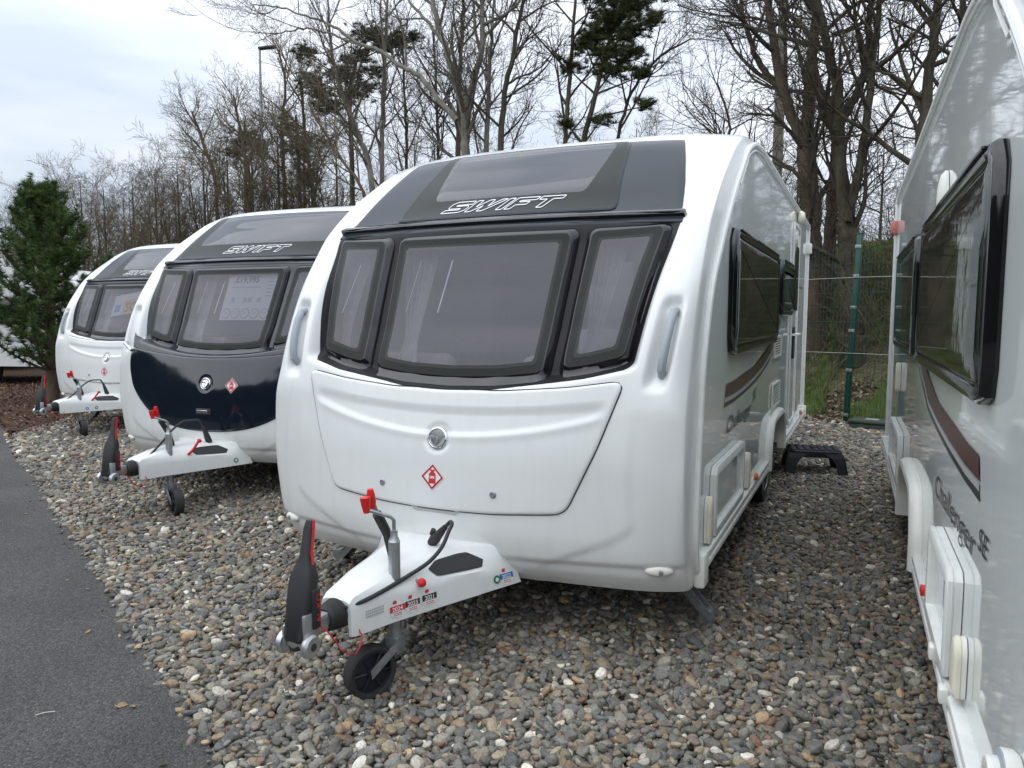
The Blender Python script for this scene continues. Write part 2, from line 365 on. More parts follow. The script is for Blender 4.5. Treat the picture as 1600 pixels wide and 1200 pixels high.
def ring(poly, d, r, n):
    """the outline drawn in by d, with its corners rounded"""
    if r is None: return inset(resample(poly, n), d)
    P = np.array(poly, float); m = len(P); A = .5*np.sum(P[:, 0]*np.roll(P[:, 1], -1)-np.roll(P[:, 0], -1)*P[:, 1]); sg = 1 if A > 0 else -1; Q = []
    for i in range(m):
        e1 = P[i]-P[i-1]; e2 = P[(i+1) % m]-P[i]; n1 = np.array([-e1[1], e1[0]])/np.linalg.norm(e1)*sg; n2 = np.array([-e2[1], e2[0]])/np.linalg.norm(e2)*sg
        b = n1+n2; b = b/np.linalg.norm(b); Q.append(tuple(P[i]+b*d/max(.3, float(b@n1))))
    R_ = resample(rounded(Q, max(r-.55*d, r*.3)), n)
    # start every ring at the same bearing from the middle so that rings do not twist
    c = R_.mean(0); k = int(np.argmin(np.abs(np.arctan2(R_[:, 1]-c[1], R_[:, 0]-c[0])+2.0))); R_ = np.roll(R_, -k, axis=0)
    return R_
def patch(name, poly, rings, m, n=96, fill=12, close=True, offfn=None, r=.03, hole=False):
    """a panel that follows the skin: rings = [(inset, offset)...] from the rim inwards, then a filled middle (unless hole)"""
    layers = [(ring(poly, i, r, n), o) for i, o in rings]
    last, lo = layers[-1]; c = last.mean(0)
    if not hole:
        for k in range(1, fill): layers.append((c+(last-c)*(1-k/fill), lo))
    V = []
    for q, o in layers:
        oo = np.full(len(q), float(o))
        if offfn is not None: oo = oo+offfn(q[:, 0], q[:, 1])
        V.append(surf(q[:, 0], q[:, 1], oo))
    V = np.concatenate(V); F = []
    for i in range(len(layers)-1):
        for k in range(n): F.append((i*n+k, i*n+(k+1) % n, (i+1)*n+(k+1) % n, (i+1)*n+k))
    mb = MB(); vl = [tuple(p) for p in V]
    if not hole:
        oo = np.array([float(lo)]); 
        if offfn is not None: oo = oo+offfn(np.array([c[0]]), np.array([c[1]]))
        vl.append(tuple(surf(np.array([c[0]]), np.array([c[1]]), oo)[0])); b = (len(layers)-1)*n
        F += [(b+k, b+(k+1) % n, len(vl)-1) for k in range(n)]
    mb.add(vl, F, True)
    me = mb.mesh(name, m)
    if sum(p.area*(p.normal.z-p.normal.y) for p in me.polygons) < 0: me.flip_normals()
    return me
def skin2d(name, V2, F, x0, v0, off, m):
    """flat print laid on the skin"""
    if len(V2) == 4 and len(F) == 1 and max(abs(a[0]-V2[0][0]) for a in V2) > .08:      # a larger sheet bends with the skin
        q = [np.array(a[:2], float) for a in V2]; nu, nv_ = 10, 8
        V2 = [tuple((q[0]*(1-i/nu)+q[1]*i/nu)*(1-j/nv_)+(q[3]*(1-i/nu)+q[2]*i/nu)*j/nv_) for j in range(nv_+1) for i in range(nu+1)]
        F = [(j*(nu+1)+i, j*(nu+1)+i+1, (j+1)*(nu+1)+i+1, (j+1)*(nu+1)+i) for j in range(nv_) for i in range(nu)]
    V2 = np.array([(a[0], a[1]) for a in V2]); P = surf(V2[:, 0]+x0, V2[:, 1]+v0, np.full(len(V2), off))
    me = bpy.data.meshes.new(name); me.from_pydata([tuple(p) for p in P], [], F); me.materials.append(m); me.update(); return me

# window outlines in (x, v)
MAIN = [(-.512, 1.915), (.512, 1.915), (.475, 1.203), (.24, 1.176), (0, 1.168), (-.24, 1.176), (-.475, 1.203)]
SIDEW = [(.545, 1.915), (.945, 1.925), (.838, 1.285), (.66, 1.238), (.508, 1.215)]
MIR = lambda p: [(-a, b) for a, b in p][::-1]
BAND = [(-.965, 1.945), (-.95, 1.93), (.95, 1.93), (.965, 1.945), (.965, 1.975), (-.965, 1.975)]
PANEL = [(-.955, 1.975), (.955, 1.975), (.925, 2.15), (.885, 2.30), (.835, 2.44), (-.835, 2.44), (-.885, 2.30), (-.925, 2.15)]
ROOFW = [(-.635, 2.005), (.635, 2.005), (.61, 2.15), (.585, 2.30), (.56, 2.43), (-.56, 2.43), (-.585, 2.30), (-.61, 2.15)]
ROOFG = [(-.44, 2.115), (.44, 2.115), (.465, 2.22), (.485, 2.33), (.50, 2.41), (-.50, 2.41), (-.485, 2.33), (-.465, 2.22)]
ROOFW2 = [(-.90, 2.0), (.90, 2.0), (.88, 2.15), (.85, 2.30), (.815, 2.43), (-.815, 2.43), (-.85, 2.30), (-.88, 2.15)]
ROOFG2 = [(-.74, 2.13), (.74, 2.13), (.73, 2.22), (.71, 2.33), (.69, 2.41), (-.69, 2.41), (-.71, 2.33), (-.73, 2.22)]
HATCH = [(-.842, 1.222), (-.6, 1.185), (-.3, 1.160), (0, 1.152), (.3, 1.160), (.6, 1.185), (.842, 1.222), (.74, .93), (.615, .648), (.3, .622), (.12, .618), (-.12, .618), (-.3, .622), (-.615, .648), (-.74, .93)]
def hatch_off(x, v):
    ax = np.abs(x); U = 1.088+.055*(ax/.8)**2; Lc = .945+.105*(ax/.72)**2
    side = sst((.76-ax+(v-1.0)*.2)/.06)
    d = -.0075*sst((U-v)/.045)*side*sst((v-Lc)/.03)
    rd = .0032*np.exp(-((v-Lc)/.020)**2)*side - .012*sst((Lc-v+.004)/.03)*0
    g = -.006*sst((Lc-v)/.10)*side
    hole = -.012*np.exp(-((np.hypot(x, v-.938))/.062)**6)
    return d+rd+g*0+hole
def in_poly(poly, X, Y):
    ins = np.zeros(X.shape, bool); n = len(poly)
    for i in range(n):
        x1, y1 = poly[i]; x2, y2 = poly[(i+1) % n]
        c = ((y1 > Y) != (y2 > Y)) & (X < (x2-x1)*(Y-y1)/(y2-y1+1e-12)+x1); ins ^= c
    return ins
def shrink(poly, d):
    return [tuple(p) for p in inset(resample(poly, 120), d)]

CACHE = {}
def cached(key, fn):
    if key not in CACHE: CACHE[key] = fn()
    return CACHE[key]

def shell_mesh(kind):
    xs = np.concatenate([np.linspace(0, .84, 57)[:-1], np.linspace(.84, 1.02, 24)[:-1], np.linspace(1.02, 1.08, 10)[:-1], np.linspace(1.08, 1.12, 18)]); xs = np.r_[-xs[:0:-1], xs]
    vs = np.concatenate([np.linspace(.27, .50, 19)[:-1], np.linspace(.50, 1.10, 31)[:-1], np.linspace(1.10, 1.36, 27)[:-1], np.linspace(1.36, 2.8, 73)[:-1], np.linspace(2.8, 4.4, 24)])
    X, Vv = np.meshgrid(xs, vs); P = surf(X, Vv).reshape(-1, 3); nx = len(xs)
    # turned-in bottom lip
    nv = len(vs); i, j = np.meshgrid(np.arange(nv-1), np.arange(nx-1), indexing='ij'); a = i*nx+j
    F = np.stack([a, a+1, a+nx+1, a+nx], -1).reshape(-1, 4)
    cx = (X[:-1, :-1]+X[1:, 1:])/2; cv = (Vv[:-1, :-1]+Vv[1:, 1:])/2
    cut = np.zeros(cx.shape, bool)
    for p in (MAIN, SIDEW, MIR(SIDEW)): cut |= in_poly(shrink(p, .035), cx, cv)
    if kind != 2: cut |= in_poly(shrink(HATCH, .03), cx, cv)
    cut |= in_poly(shrink(ROOFG2 if kind == 2 else ROOFG, .0), cx, cv)
    F = F[~cut.ravel()]
    return mesh_np('body_shell', P, F, MT['gel'])

def edge_profile(y0=None):
    v = np.concatenate([np.arange(.27, 2.8, .03), np.linspace(2.8, 4.4, 12)]); P = surf(np.full(len(v), HW), v, recess=False)
    return [(p[1], p[2]) for p in P]
EP = edge_profile()
ARC = [(3.44, .40), (3.42, .52), (3.34, .64), (3.20, .70), (2.9, .715), (2.6, .70), (2.45, .64), (2.37, .52), (2.35, .40)]
def side_mesh(s):
    prof = [(y, z) for y, z in EP if z > .375]
    poly = prof+[(5.85, 2.512), (5.85, .375), (3.44, .375)]+ARC[:]+[(2.35, .375)]
    if poly[0][1] > .39: poly.append((EP[3][0], .375))
    x = s*HW; bm = bmesh.new()
    vs = [bm.verts.new((x-s*.002, y, z)) for y, z in poly]
    f = bm.faces.new(vs); bmesh.ops.triangulate(bm, faces=[f])
    me = bpy.data.meshes.new('side_wall'); bm.normal_update(); bm.to_mesh(me); bm.free(); me.materials.append(MT['side']); return me

SW_LET = {
 'S': [(0, 0), (1.65, 0), (1.95, .18), (1.95, .46), (1.75, .62), (.62, .62), (.62, .72), (1.98, .72), (1.98, 1), (.30, 1), (.02, .82), (.02, .54), (.22, .38), (1.35, .38), (1.35, .27), (0, .27)],
 'W': [(2.2, 1), (2.68, 1), (2.72, .42), (3.32, 1), (3.72, 1), (3.78, .42), (4.38, 1), (4.85, 1), (3.85, 0), (3.34, 0), (3.28, .50), (2.76, 0), (2.25, 0)],
 'I': [(5.05, 0), (5.55, 0), (5.55, 1), (5.05, 1)],
 'F': [(5.78, 0), (6.28, 0), (6.28, .36), (7.20, .36), (7.20, .62), (6.28, .62), (6.28, .74), (7.60, .74), (7.60, 1), (5.78, 1)],
 'T': [(7.80, .74), (8.45, .74), (8.45, 0), (8.95, 0), (8.95, .74), (9.70, .74), (9.70, 1), (7.80, 1)]}

def place_xyz(V, fn): return [fn(*p) for p in V]

def lpg_parts(x0, v0, s, par):
    d = s
    me = skin2d('sticker', [(0, -d), (d, 0), (0, d), (-d, 0)], [(0, 1, 2, 3)], x0, v0, .0138, MT['stkw']); st = link('hazard_sticker', me, par)
    V, F = outline_ribbon([(0, -d*.84), (d*.84, 0), (0, d*.84), (-d*.84, 0)], d*.13)
    link('sticker_border', skin2d('sticker_border', V, F, x0, v0, .0148, MT['redd']), st)
    w_ = d*.29
    bot = rounded([(-w_, -d*.48), (w_, -d*.48), (w_, d*.22), (w_*.45, d*.36), (w_*.3, d*.42), (w_*.75, d*.44), (w_*.75, d*.54), (-w_*.75, d*.54), (-w_*.75, d*.44), (-w_*.3, d*.42), (-w_*.45, d*.36), (-w_, d*.22)], d*.04, 2)
    mb = MB(); 
    link('gas_bottle_print', skin2d('gas_bottle_print', bot, [tuple(range(len(bot)))], x0, v0, .0152, MT['stkred']), st)
    V, F = text_geo('LPG', d*.22, offset=.001); link('lettering', skin2d('lettering', V, F, x0, v0-d*.10, .0162, MT['white']), st)
    return st

def badge(x0, v0, r, par, dark=False):
    C0 = surf(np.array([x0]), np.array([v0]))[0]; A = surf(np.array([x0+.03]), np.array([v0]))[0]-C0; B = surf(np.array([x0]), np.array([v0+.03]))[0]-C0
    a = Vector(A).normalized(); b = Vector(B); b = (b-a*a.dot(b)).normalized(); n = a.cross(b)
    if n.y > 0: n = -n
    o = Vector(C0)+n*.004
    mb = MB().lathe([(r*.98, -.006), (r*.98, .004), (r*.96, .009), (r*.86, .012), (r*.80, .009), (r*.78, .004), (r*.001, .004)], o, n, 40)
    bd = mb.build('badge', MT['chrome'], par)
    def fn(p, q, d): return o+a*(p*r)+b*(q*r)+n*d
    dk = MB().prism([(math.cos(t)*.74, math.sin(t)*.74) for t in np.linspace(0, 2*math.pi, 28, endpoint=False)], fn, .0045, .0056).build('badge_ground', MT['ink' if dark else 'greyprint'], bd)
    bird = rounded([(-.62, .30), (-.20, .60), (.30, .62), (.52, .40), (.74, .22), (.50, .14), (.42, -.20), (.10, -.55), (-.20, -.66), (.08, -.25), (.12, .10), (-.02, .30), (-.30, .22)], .06, 3)
    wing = rounded([(-.70, .05), (-.10, .12), (-.02, -.10), (-.25, -.62), (-.52, -.35)], .05, 3)
    MB().prism(bird, fn, .0058, .011).build('bird_emblem', MT['chrome'], bd)
    MB().prism(wing, fn, .0058, .010).build('wing_emblem', MT['chrome'], bd)
    return bd

def build_wheel(s, par, yc=2.88):
    x = s*.985
    t = MB().lathe([(.215, -.085), (.29, -.088), (.308, -.07), (.316, -.04), (.316, .04), (.308, .07), (.29, .088), (.215, .085)], (x, yc, .316), (1, 0, 0), 48)
    wh = t.build('wheel', MT['tyre'], par)
    mb = MB().lathe([(.222, -.05), (.222, .086), (.205, .088), (.19, .06), (.06, .05), (.05, .075), (.001, .075)] if s > 0 else [(.222, .05), (.222, -.086), (.205, -.088), (.19, -.06), (.06, -.05), (.05, -.075), (.001, -.075)], (x, yc, .316), (1, 0, 0), 40)
    for k in range(5):
        a = 2*math.pi*k/5; c = Vector((0, math.cos(a), math.sin(a))); e = Vector((0, -math.sin(a), math.cos(a)))
        q = [Vector((x+s*.075, yc, .316))+c*r_+e*w_ for r_, w_ in ((.04, -.03), (.205, -.022), (.205, .022), (.04, .03))]
        q2 = [p-Vector((s*.03, 0, 0)) for p in q]
        mb.add(q+q2, [(0, 1, 2, 3), (7, 6, 5, 4), (0, 4, 5, 1), (1, 5, 6, 2), (2, 6, 7, 3), (3, 7, 4, 0)])
    mb.build('rim', MT['rim'], wh)

def side_window(par, s, y0, y1, z0, z1, name='side_window'):
    """hinged acrylic window proud of the wall: black outer frame, dark pane"""
    def fn(a, b, d): return (s*(HW+d), a, b)
    P = resample(rounded([(y0, z0), (y1, z0), (y1, z1), (y0, z1)], .10), 64)
    lay = [(0, .0), (0, .020), (.008, .034), (.03, .040), (.045, .036), (.050, .028)]
    mb = MB(); mb.loft([[fn(a, b, d) for a, b in inset(P, i)] for i, d in lay], closed=True, cap=False)
    fr = mb.build(name, MT['black'], par)
    lay = [(.050, .027), (.058, .033), (.075, .036), (.12, .038)]
    mb = MB(); mb.loft([[fn(a, b, d) for a, b in inset(P, i)] for i, d in lay], closed=True, cap=False)
    q = inset(P, .12); b0 = [fn(a, b, .038) for a, b in q]; mb.add(b0, [tuple(range(len(b0)))], False)
    mb.build('pane', MT['sideglass'], fr)
    mb = MB(); 
    for z in (z1-.05,): mb.box(*(sorted((s*(HW+.034), s*(HW+.046)))), y0+.12, y1-.12, z+.028, z+.042, .004)
    mb.build('hinge_rail', MT['black'], fr)
    return fr

def frame_door(par, name, s, y0, y1, z0, z1, thick=.030, w=.045, inner='side', r=.05):
    def fn(a, b, d): return (s*(HW+d), a, b)
    P = resample(rounded([(y0, z0), (y1, z0), (y1, z1), (y0, z1)], r), 48)
    mb = MB(); lay = [(0, 0), (0, thick*.45), (.004, thick*.5), (.004, thick*.56), (0, thick*.6), (0, thick*.9), (.006, thick), (w-.006, thick), (w, thick*.8), (w, thick*.35)]
    mb.loft([[fn(a, b, d) for a, b in inset(P, i)] for i, d in lay], closed=True, cap=False)
    f = mb.build(name, MT['trimw'], par)
    mb = MB(); q = inset(P, w-.001); b0 = [fn(a, b, thick*.36) for a, b in q]; mb.add(b0, [tuple(range(len(b0)))]); mb.build('infill', MT[inner], f)
    return f

def catch(par, s, y, z, h=.22, wd=.075):
    """ball-and-socket door catch, two pale shells back to back"""
    o = None
    for k, (d, m) in enumerate((( .0, 'plasw'), (.014, 'cream'))):
        poly = [(y-wd/2, z-h/2), (y+wd/2, z-h/2), (y+wd/2, z+h*.3), (y+wd*.2, z+h/2), (y-wd*.2, z+h/2), (y-wd/2, z+h*.3)]
        P = resample(rounded(poly, .02), 32); mb = MB()
        mb.loft([[(s*(HW+d+e), a, b) for a, b in inset(P, i)] for i, e in ((0, 0), (0, .010), (.006, .016), (.016, .018))], cap=True)
        q = mb.build('door_catch' if k == 0 else 'catch_shell', MT[m], par if o is None else o); o = o or q
    return o

def vent_grille(par, s, y0, y1, z0, z1):
    mb = MB(); xs = sorted((s*(HW+.001), s*(HW+.014)))
    for a in ((y0, y1, z0, z0+.014), (y0, y1, z1-.014, z1), (y0, y0+.03, z0+.014, z1-.014), (y1-.03, y1, z0+.014, z1-.014)): mb.box(*xs, *a)
    fr = mb.build('vent', MT['plasw'], par)
    mb = MB(); xb = sorted((s*(HW+.001), s*(HW+.003))); mb.box(*xb, y0+.03, y1-.03, z0+.014, z1-.014); mb.build('vent_back', MT['seal'], fr)
    n = 8; me = None
    for k in range(n):
        z = z0+.024+(z1-z0-.04)*k/(n-1)-.003
        if me is None:
            mb = MB(); mb.box(*sorted((s*(HW+.003), s*(HW+.011))), y0+.03, y1-.03, -.004, .004); me = mb.mesh('slat', MT['plasw'])
        o = link('slat', me, fr); o.location.z = z

def decal0(name, poly, s, par, m, d=.0015):
    x = s*(HW+d); me = bpy.data.meshes.new(name)
    bm = bmesh.new(); f = bm.faces.new([bm.verts.new((x, a, b)) for a, b in poly]); bmesh.ops.triangulate(bm, faces=[f]); bm.to_mesh(me); bm.free(); me.materials.append(m)
    return link(name, me, par)

def stripe_poly(top, bot): return top+bot[::-1]

def side_graphics(par, s):
    D = .33 if s < 0 else 0
    def decal(n_, P_, s_, p_, m_, d_=.0015): return decal0(n_, [(a+D*(1 if a < 2.2 else .45), b) for a, b in P_], s_, p_, m_, d_)
    T = [(.56, 1.150), (.80, 1.150), (1.2, 1.163), (1.6, 1.184), (2.0, 1.222), (2.4, 1.285), (2.62, 1.34), (2.80, 1.41), (2.95, 1.50)]
    B = [(.525, 1.085), (.80, 1.080), (1.2, 1.092), (1.6, 1.115), (2.0, 1.150), (2.4, 1.212), (2.65, 1.265), (2.90, 1.35), (3.10, 1.47)]
    decal('brown_stripe', stripe_poly(T, B), s, par, MT['brown'])
    T2 = [(a, b-.006) for a, b in B]; B2 = [(a-.005, b-.026) for a, b in B]
    decal('silver_stripe', stripe_poly(T2, B2), s, par, MT['silver'])
    T3 = [(a, b-.028) for a, b in B]; B3 = [(.50, 1.035)]+[(a, b-.046) for a, b in B[1:]]
    decal('charcoal_stripe', stripe_poly(T3, B3), s, par, MT['ink'])
    # dark swoosh that links the two windows
    decal('window_band', [(2.62, 1.93), (2.62, 1.74), (2.84, 1.74), (2.90, 1.93)], s, par, MT['ink'], .0018)
    sw_o = [(2.70, 1.74), (2.69, 1.66), (2.64, 1.56), (2.55, 1.46), (2.42, 1.38), (2.20, 1.32)]
    sw_i = [(2.60, 1.74), (2.58, 1.66), (2.53, 1.575), (2.44, 1.49), (2.34, 1.43), (2.24, 1.40)]
    # in three pieces with pale gaps
    for a, b in ((0, 1), (1, 3), (3, 5)):
        decal('swoosh', [sw_o[a], *sw_o[a+1:b+1], *sw_i[a:b+1][::-1]] if a == 0 else [(sw_o[a][0], sw_o[a][1]-.01), *sw_o[a+1:b+1], *sw_i[a+1:b+1][::-1], (sw_i[a][0], sw_i[a][1]-.01)], s, par, MT['ink'], .0018)
    # lettering
    V, F = text_geo('Challenger', .165, shear=.22 if s > 0 else .12, offset=.0012 if s > 0 else -.0008, align='LEFT')
    wtot = max(v[0] for v in V)
    if s > 0: fn = lambda a, b, c: (s*(HW+.002), .585+a/wtot*.93, .885+b*.72+.004*a)
    else: fn = lambda a, b, c: (s*(HW+.002), 1.90-a/wtot*1.04, .828+b*.72+.055*a)
    me = bpy.data.meshes.new('model_lettering'); me.from_pydata([fn(*v) for v in V], [], F); me.materials.append(MT['ink']); link('model_lettering', me, par)
    V, F = text_geo('SE', .11, shear=.25, offset=.0005, align='LEFT'); w2 = max(v[0] for v in V)
    if s > 0: fn = lambda a, b, c: (s*(HW+.002), 1.56+a/w2*.20, .955+b*.85+.15*a)
    else: fn = lambda a, b, c: (s*(HW+.002), .83-a/w2*.17, .915+b*.80+.05*a)
    me = bpy.data.meshes.new('trim_lettering'); me.from_pydata([fn(*v) for v in V], [], F); me.materials.append(MT['ink']); link('trim_lettering', me, par)

def make_van(kind, loc, rz, name, label, sides):
    root = empty(name, loc, rz); tag(root, label, 'caravan', 'touring caravans in a row on gravel')
    sh = link('body_shell', cached(('shell', kind == 2), lambda: shell_mesh(kind)), root)
    for s in (-1, 1): link('side_wall', cached(('side', s), lambda: side_mesh(s)), root)
    # rear wall, floor, chassis
    def rear():
        mb = MB(); mb.add([(-HW, 5.84, .36), (HW, 5.84, .36), (HW, 5.84, 2.515), (0, 5.84, 2.598), (-HW, 5.84, 2.515)], [(0, 1, 2, 3, 4)]); return mb.mesh('rear_wall', MT['gel'])
    link('rear_wall', cached('rear', rear), root)
    def floor():
        mb = MB(); mb.box(-1.10, 1.10, -.02, 5.82, .36, .41)
        n = 20; xs = np.linspace(-1.05, 1.05, n); a = [tuple(p) for p in surf(xs, np.full(n, .30), -.02)]
        V = [(p[0], p[1], .372) for p in a]+[(x, .02, .372) for x in xs]; mb.add(V, [(i, i+1, n+i+1, n+i) for i in range(n-1)])
        return mb.mesh('floor', MT['seal'])
    link('floor', cached('floor', floor), root)
    def chas():
        mb = MB()
        for s in (-1, 1):
            mb.tube([(s*.04, -1.05, .35), (s*.22, -.45, .335), (s*.40, .1, .33), (s*.52, .6, .33), (s*.52, 5.6, .33)], .028, 6)
        mb.tube([(-.9, 2.88, .316), (.9, 2.88, .316)], .045, 10); mb.box(-.5, .5, .9, .95, .28, .36); mb.box(-.95, .95, 2.4, 3.4, .41, .72)
        return mb.mesh('chassis', MT['galv'])
    link('chassis', cached('chas', chas), root)
    # trim along the wall edge
    for s in (-1, 1):
        def rail():
            pts = [(s*(HW+.004), y, z) for y, z in EP if z > .335]+[(s*(HW+.004), 5.85, 2.512), (s*(HW+.004), 5.855, 2.45), (s*(HW+.004), 5.855, .42)]
            mb = MB(); mb.tube(pts, .016, 8); mb.tube([(p[0]+s*.006, p[1]+.028 if p[2] < 2.4 else p[1], p[2]-.034 if p[2] > 2.2 else p[2]-.004) for p in pts[:-2]], .006, 6)
            return mb.mesh('edge_rail', MT['trimw'])
        link('edge_rail', cached(('rail', s), rail), root)
        def skirt():
            mb = MB()
            for y0, y1 in ((-.10, 2.36), (3.43, 5.84)):
                a = s*(HW-.004); mb.box(*sorted((a, s*(HW+.034))), y0, y1, .362, .392, .004); mb.box(*sorted((a, s*(HW+.026))), y0, y1, .394, .412, .004); mb.box(*sorted((a, s*(HW+.034))), y0, y1, .414, .440, .006)
            return mb.mesh('skirt_rail', MT['trimw'])
        link('skirt_rail', cached(('skirt', s), skirt), root)
        for q, a_ in enumerate(((s*(HW-.01), s*(HW+.04), -.115, -.02, .295, .45), (s*(HW-.03), s*(HW+.045), 5.80, 5.88, .33, .47))):
            link('corner_cap', cached(('cap', s, q), lambda: MB().box(*sorted(a_[:2]), *a_[2:], .014).mesh('corner_cap', MT['plasw'])), root)
        def arch():
            A = [(3.47, .36), (3.46, .50), (3.38, .65), (3.24, .735), (2.9, .755), (2.56, .735), (2.41, .65), (2.33, .50), (2.32, .36)]
            P = np.array(A); 
            t = np.linspace(0, 8, 41); A = np.c_[pchip(np.arange(9), P[:, 0], t), pchip(np.arange(9), P[:, 1], t)]
            c = np.array([2.895, .38]); secs = []
            for p in A:
                u = (c-p)/np.linalg.norm(c-p)
                secs.append([(s*(HW+d), p[0]+u[0]*k, p[1]+u[1]*k) for k, d in ((0, 0), (.004, .028), (.022, .046), (.052, .050), (.066, .040), (.070, -.06), (.03, -.06))])
            return MB().loft(secs, closed=True, cap=True).mesh('wheel_arch_trim', MT['plasw'])
        link('wheel_arch_trim', cached(('arch', s), arch), root)
        build_wheel(s, root)
    # front: dark band, graphite panel, roof window, windows
    RW, RG = (ROOFW2, ROOFG2) if kind == 2 else (ROOFW, ROOFG)
    pane_rim = [(0, -.01), (0, .012), (.004, .016), (.02, .018)]
    def gp():
        P0 = PANEL
        me = patch('graphite_panel', P0, [(0, -.008), (0, .005), (.004, .007)], MT['graph'], n=140, fill=26, r=.015)
        bm = bmesh.new(); bm.from_mesh(me)
        sg = shrink(RG, -.004)
        # open the panel over the roof glass (match by position on the skin)
        kill = []
        for f in bm.faces:
            c = f.calc_center_median(); vv = np.interp(c.z, ZD[:, 0][(VD > 1.9) & (VD < 2.8)], VD[(VD > 1.9) & (VD < 2.8)])
            if in_poly(sg, np.array([c.x]), np.array([vv]))[0]: kill.append(f)
        bmesh.ops.delete(bm, geom=kill, context='FACES'); bm.to_mesh(me); bm.free(); return me
    link('graphite_panel', cached(('gp', kind == 2), gp), root)
    link('window_band', cached('band', lambda: patch('window_band', [(-.975, 1.925), (.975, 1.925), (.972, 1.985), (-.972, 1.985)], [(0, -.01), (0, .004), (.003, .006)], MT['graph'], n=160, fill=4, r=.004)), root)
    link('window_header', cached('header', lambda: patch('window_header', [(-.985, 1.955), (.985, 1.955), (.983, 1.978), (-.983, 1.978)], [(0, 0), (0, .022), (.004, .028)], MT['black'], n=200, fill=3, r=.004)), root)
    def surround():
        b = [(-.972, 1.95), (.972, 1.95), (.853, 1.274), (.66, 1.226), (.508, 1.203), (.24, 1.166), (0, 1.158), (-.24, 1.166), (-.508, 1.203), (-.66, 1.226), (-.853, 1.274)]
        o = resample(rounded(b, .03), 200)
        me = patch('window_surround', b, [(0, -.004), (0, .003), (.012, .005)], MT['surround' if kind != 2 else 'hatchdark'], n=200, fill=40, r=.03)
        bm = bmesh.new(); bm.from_mesh(me); kill = []
        cuts = [shrink(p, .03) for p in (MAIN, SIDEW, MIR(SIDEW))]
        for f in bm.faces:
            c = f.calc_center_median()
            for q in cuts:
                if in_poly(q, np.array([c.x]), np.array([c.z]))[0]: kill.append(f); break
        bmesh.ops.delete(bm, geom=kill, context='FACES'); bm.to_mesh(me); bm.free(); return me
    link('window_surround', cached(('surr', kind == 2), surround), root)
    for wn, poly, key in (('front_window', MAIN, 'm'), ('front_window', SIDEW, 'r'), ('front_window', MIR(SIDEW), 'l')):
        wo = link(wn, cached(('w', key), lambda: patch(wn, poly, [(0, .000), (0, .005), (.004, .012), (.026, .040), (.031, .0435), (.034, .044)], MT['black'], hole=True, r=.05, n=120)), root)
        link('window_border', cached(('wb', key), lambda: patch('window_border', poly, [(.034, .044), (.068, .046)], MT['frit'], hole=True, r=.05, n=120)), wo)
        link('inner_border', cached(('wi', key), lambda: patch('inner_border', poly, [(.068, .046), (.082, .0462)], MT['frit2'], hole=True, r=.05, n=120)), wo)
        link('pane', cached(('wp', key), lambda: patch('pane', poly, [(.082, .0462), (.09, .0463)], MT['glass'], r=.05, n=120, fill=14)), wo)
    rw = link('roof_window', cached(('rw', kind == 2), lambda: patch('roof_window', RW, [(0, .0), (0, .011), (.005, .016), (.012, .018)], MT['graph'], hole=True, r=.03, n=120)), root)
    def rwborder():
        n = 120; a = ring(RW, .012, .03, n); b = ring(RG, 0, .03, n)
        # align start points
        lay = [a*(1-t)+b*t for t in np.linspace(0, 1, 6)]
        mb = MB(); V = np.concatenate([surf(q[:, 0], q[:, 1], np.full(n, .018)) for q in lay]); F = [(i*n+k, i*n+(k+1) % n, (i+1)*n+(k+1) % n, (i+1)*n+k) for i in range(5) for k in range(n)]
        mb.add([tuple(p) for p in V], F, True); return mb.mesh('roof_window_border', MT['frit'])
    link('roof_window_border', cached(('rwb', kind == 2), rwborder), rw)
    link('roof_pane', cached(('rp', kind == 2), lambda: patch('roof_pane', RG, [(0, .018), (.01, .0185)], MT['glass'], r=.03, n=120, fill=16)), rw)
    # maker's name in outline
    sc_ = .066; v0 = 2.032 if kind != 2 else 2.036; sw = link('name_lettering', cached(('swift', kind == 2), lambda: swift_mesh(sc_, v0)), rw)
    # hatch
    if kind == 2:
        H = [(-.93, 1.215), (-.6, 1.175), (-.3, 1.150), (0, 1.142), (.3, 1.150), (.6, 1.175), (.93, 1.215)]+[(.93*math.cos(t)**.8 if math.cos(t) > 0 else 0, 1.10-.545*math.sin(t)) for t in np.linspace(.02, math.pi/2-.01, 14)]
        H += [(-a, b) for a, b in H[7:][::-1]]
        hm = MT['hatchdark']; of = lambda x, v: -.010*np.exp(-((np.hypot(x, v-.938))/.062)**6)
    else: H = HATCH; hm = MT['gel']; of = hatch_off
    link('hatch_seal', cached(('hs', kind == 2), lambda: patch('hatch_seal', [tuple(p) for p in inset(resample(rounded(H, .05), 160), -.0055)], [(0, -.004), (0, .002), (.04, .002), (.042, -.03)], MT['seal'], r=None, n=160, hole=True)), root)
    link('gas_locker_hatch', cached(('ht', kind == 2), lambda: patch('gas_locker_hatch', H, [(0, -.006), (0, .006), (.004, .010), (.012, .0115)], hm, r=.05, n=320, fill=64, offfn=of)), root)
    if kind == 2:
        mb = MB(); C0 = surf(np.array([0.]), np.array([.715]))[0]; mb.box(-.075, .075, C0[1]-.020, C0[1]-.008, .69, .74, .006); l_ = mb.build('locker_latch', MT['seal'], root)
        MB().box(-.055, .055, C0[1]-.030, C0[1]-.021, .705, .728, .004).build('latch_bar', MT['chrome'], l_)
    else:
        for s in (-1, 1):
            C0 = surf(np.array([s*.293]), np.array([.708]), np.array([.008]))[0]
            MB().lathe([(.016, -.004), (.016, .006), (.012, .010), (.008, .0105), (.001, .008)], C0, (0, -1, .05), 20).build('locker_lock', MT['galv'], root)
        # finger pull under the hatch
        C0 = surf(np.array([0.]), np.array([.60]))[0]
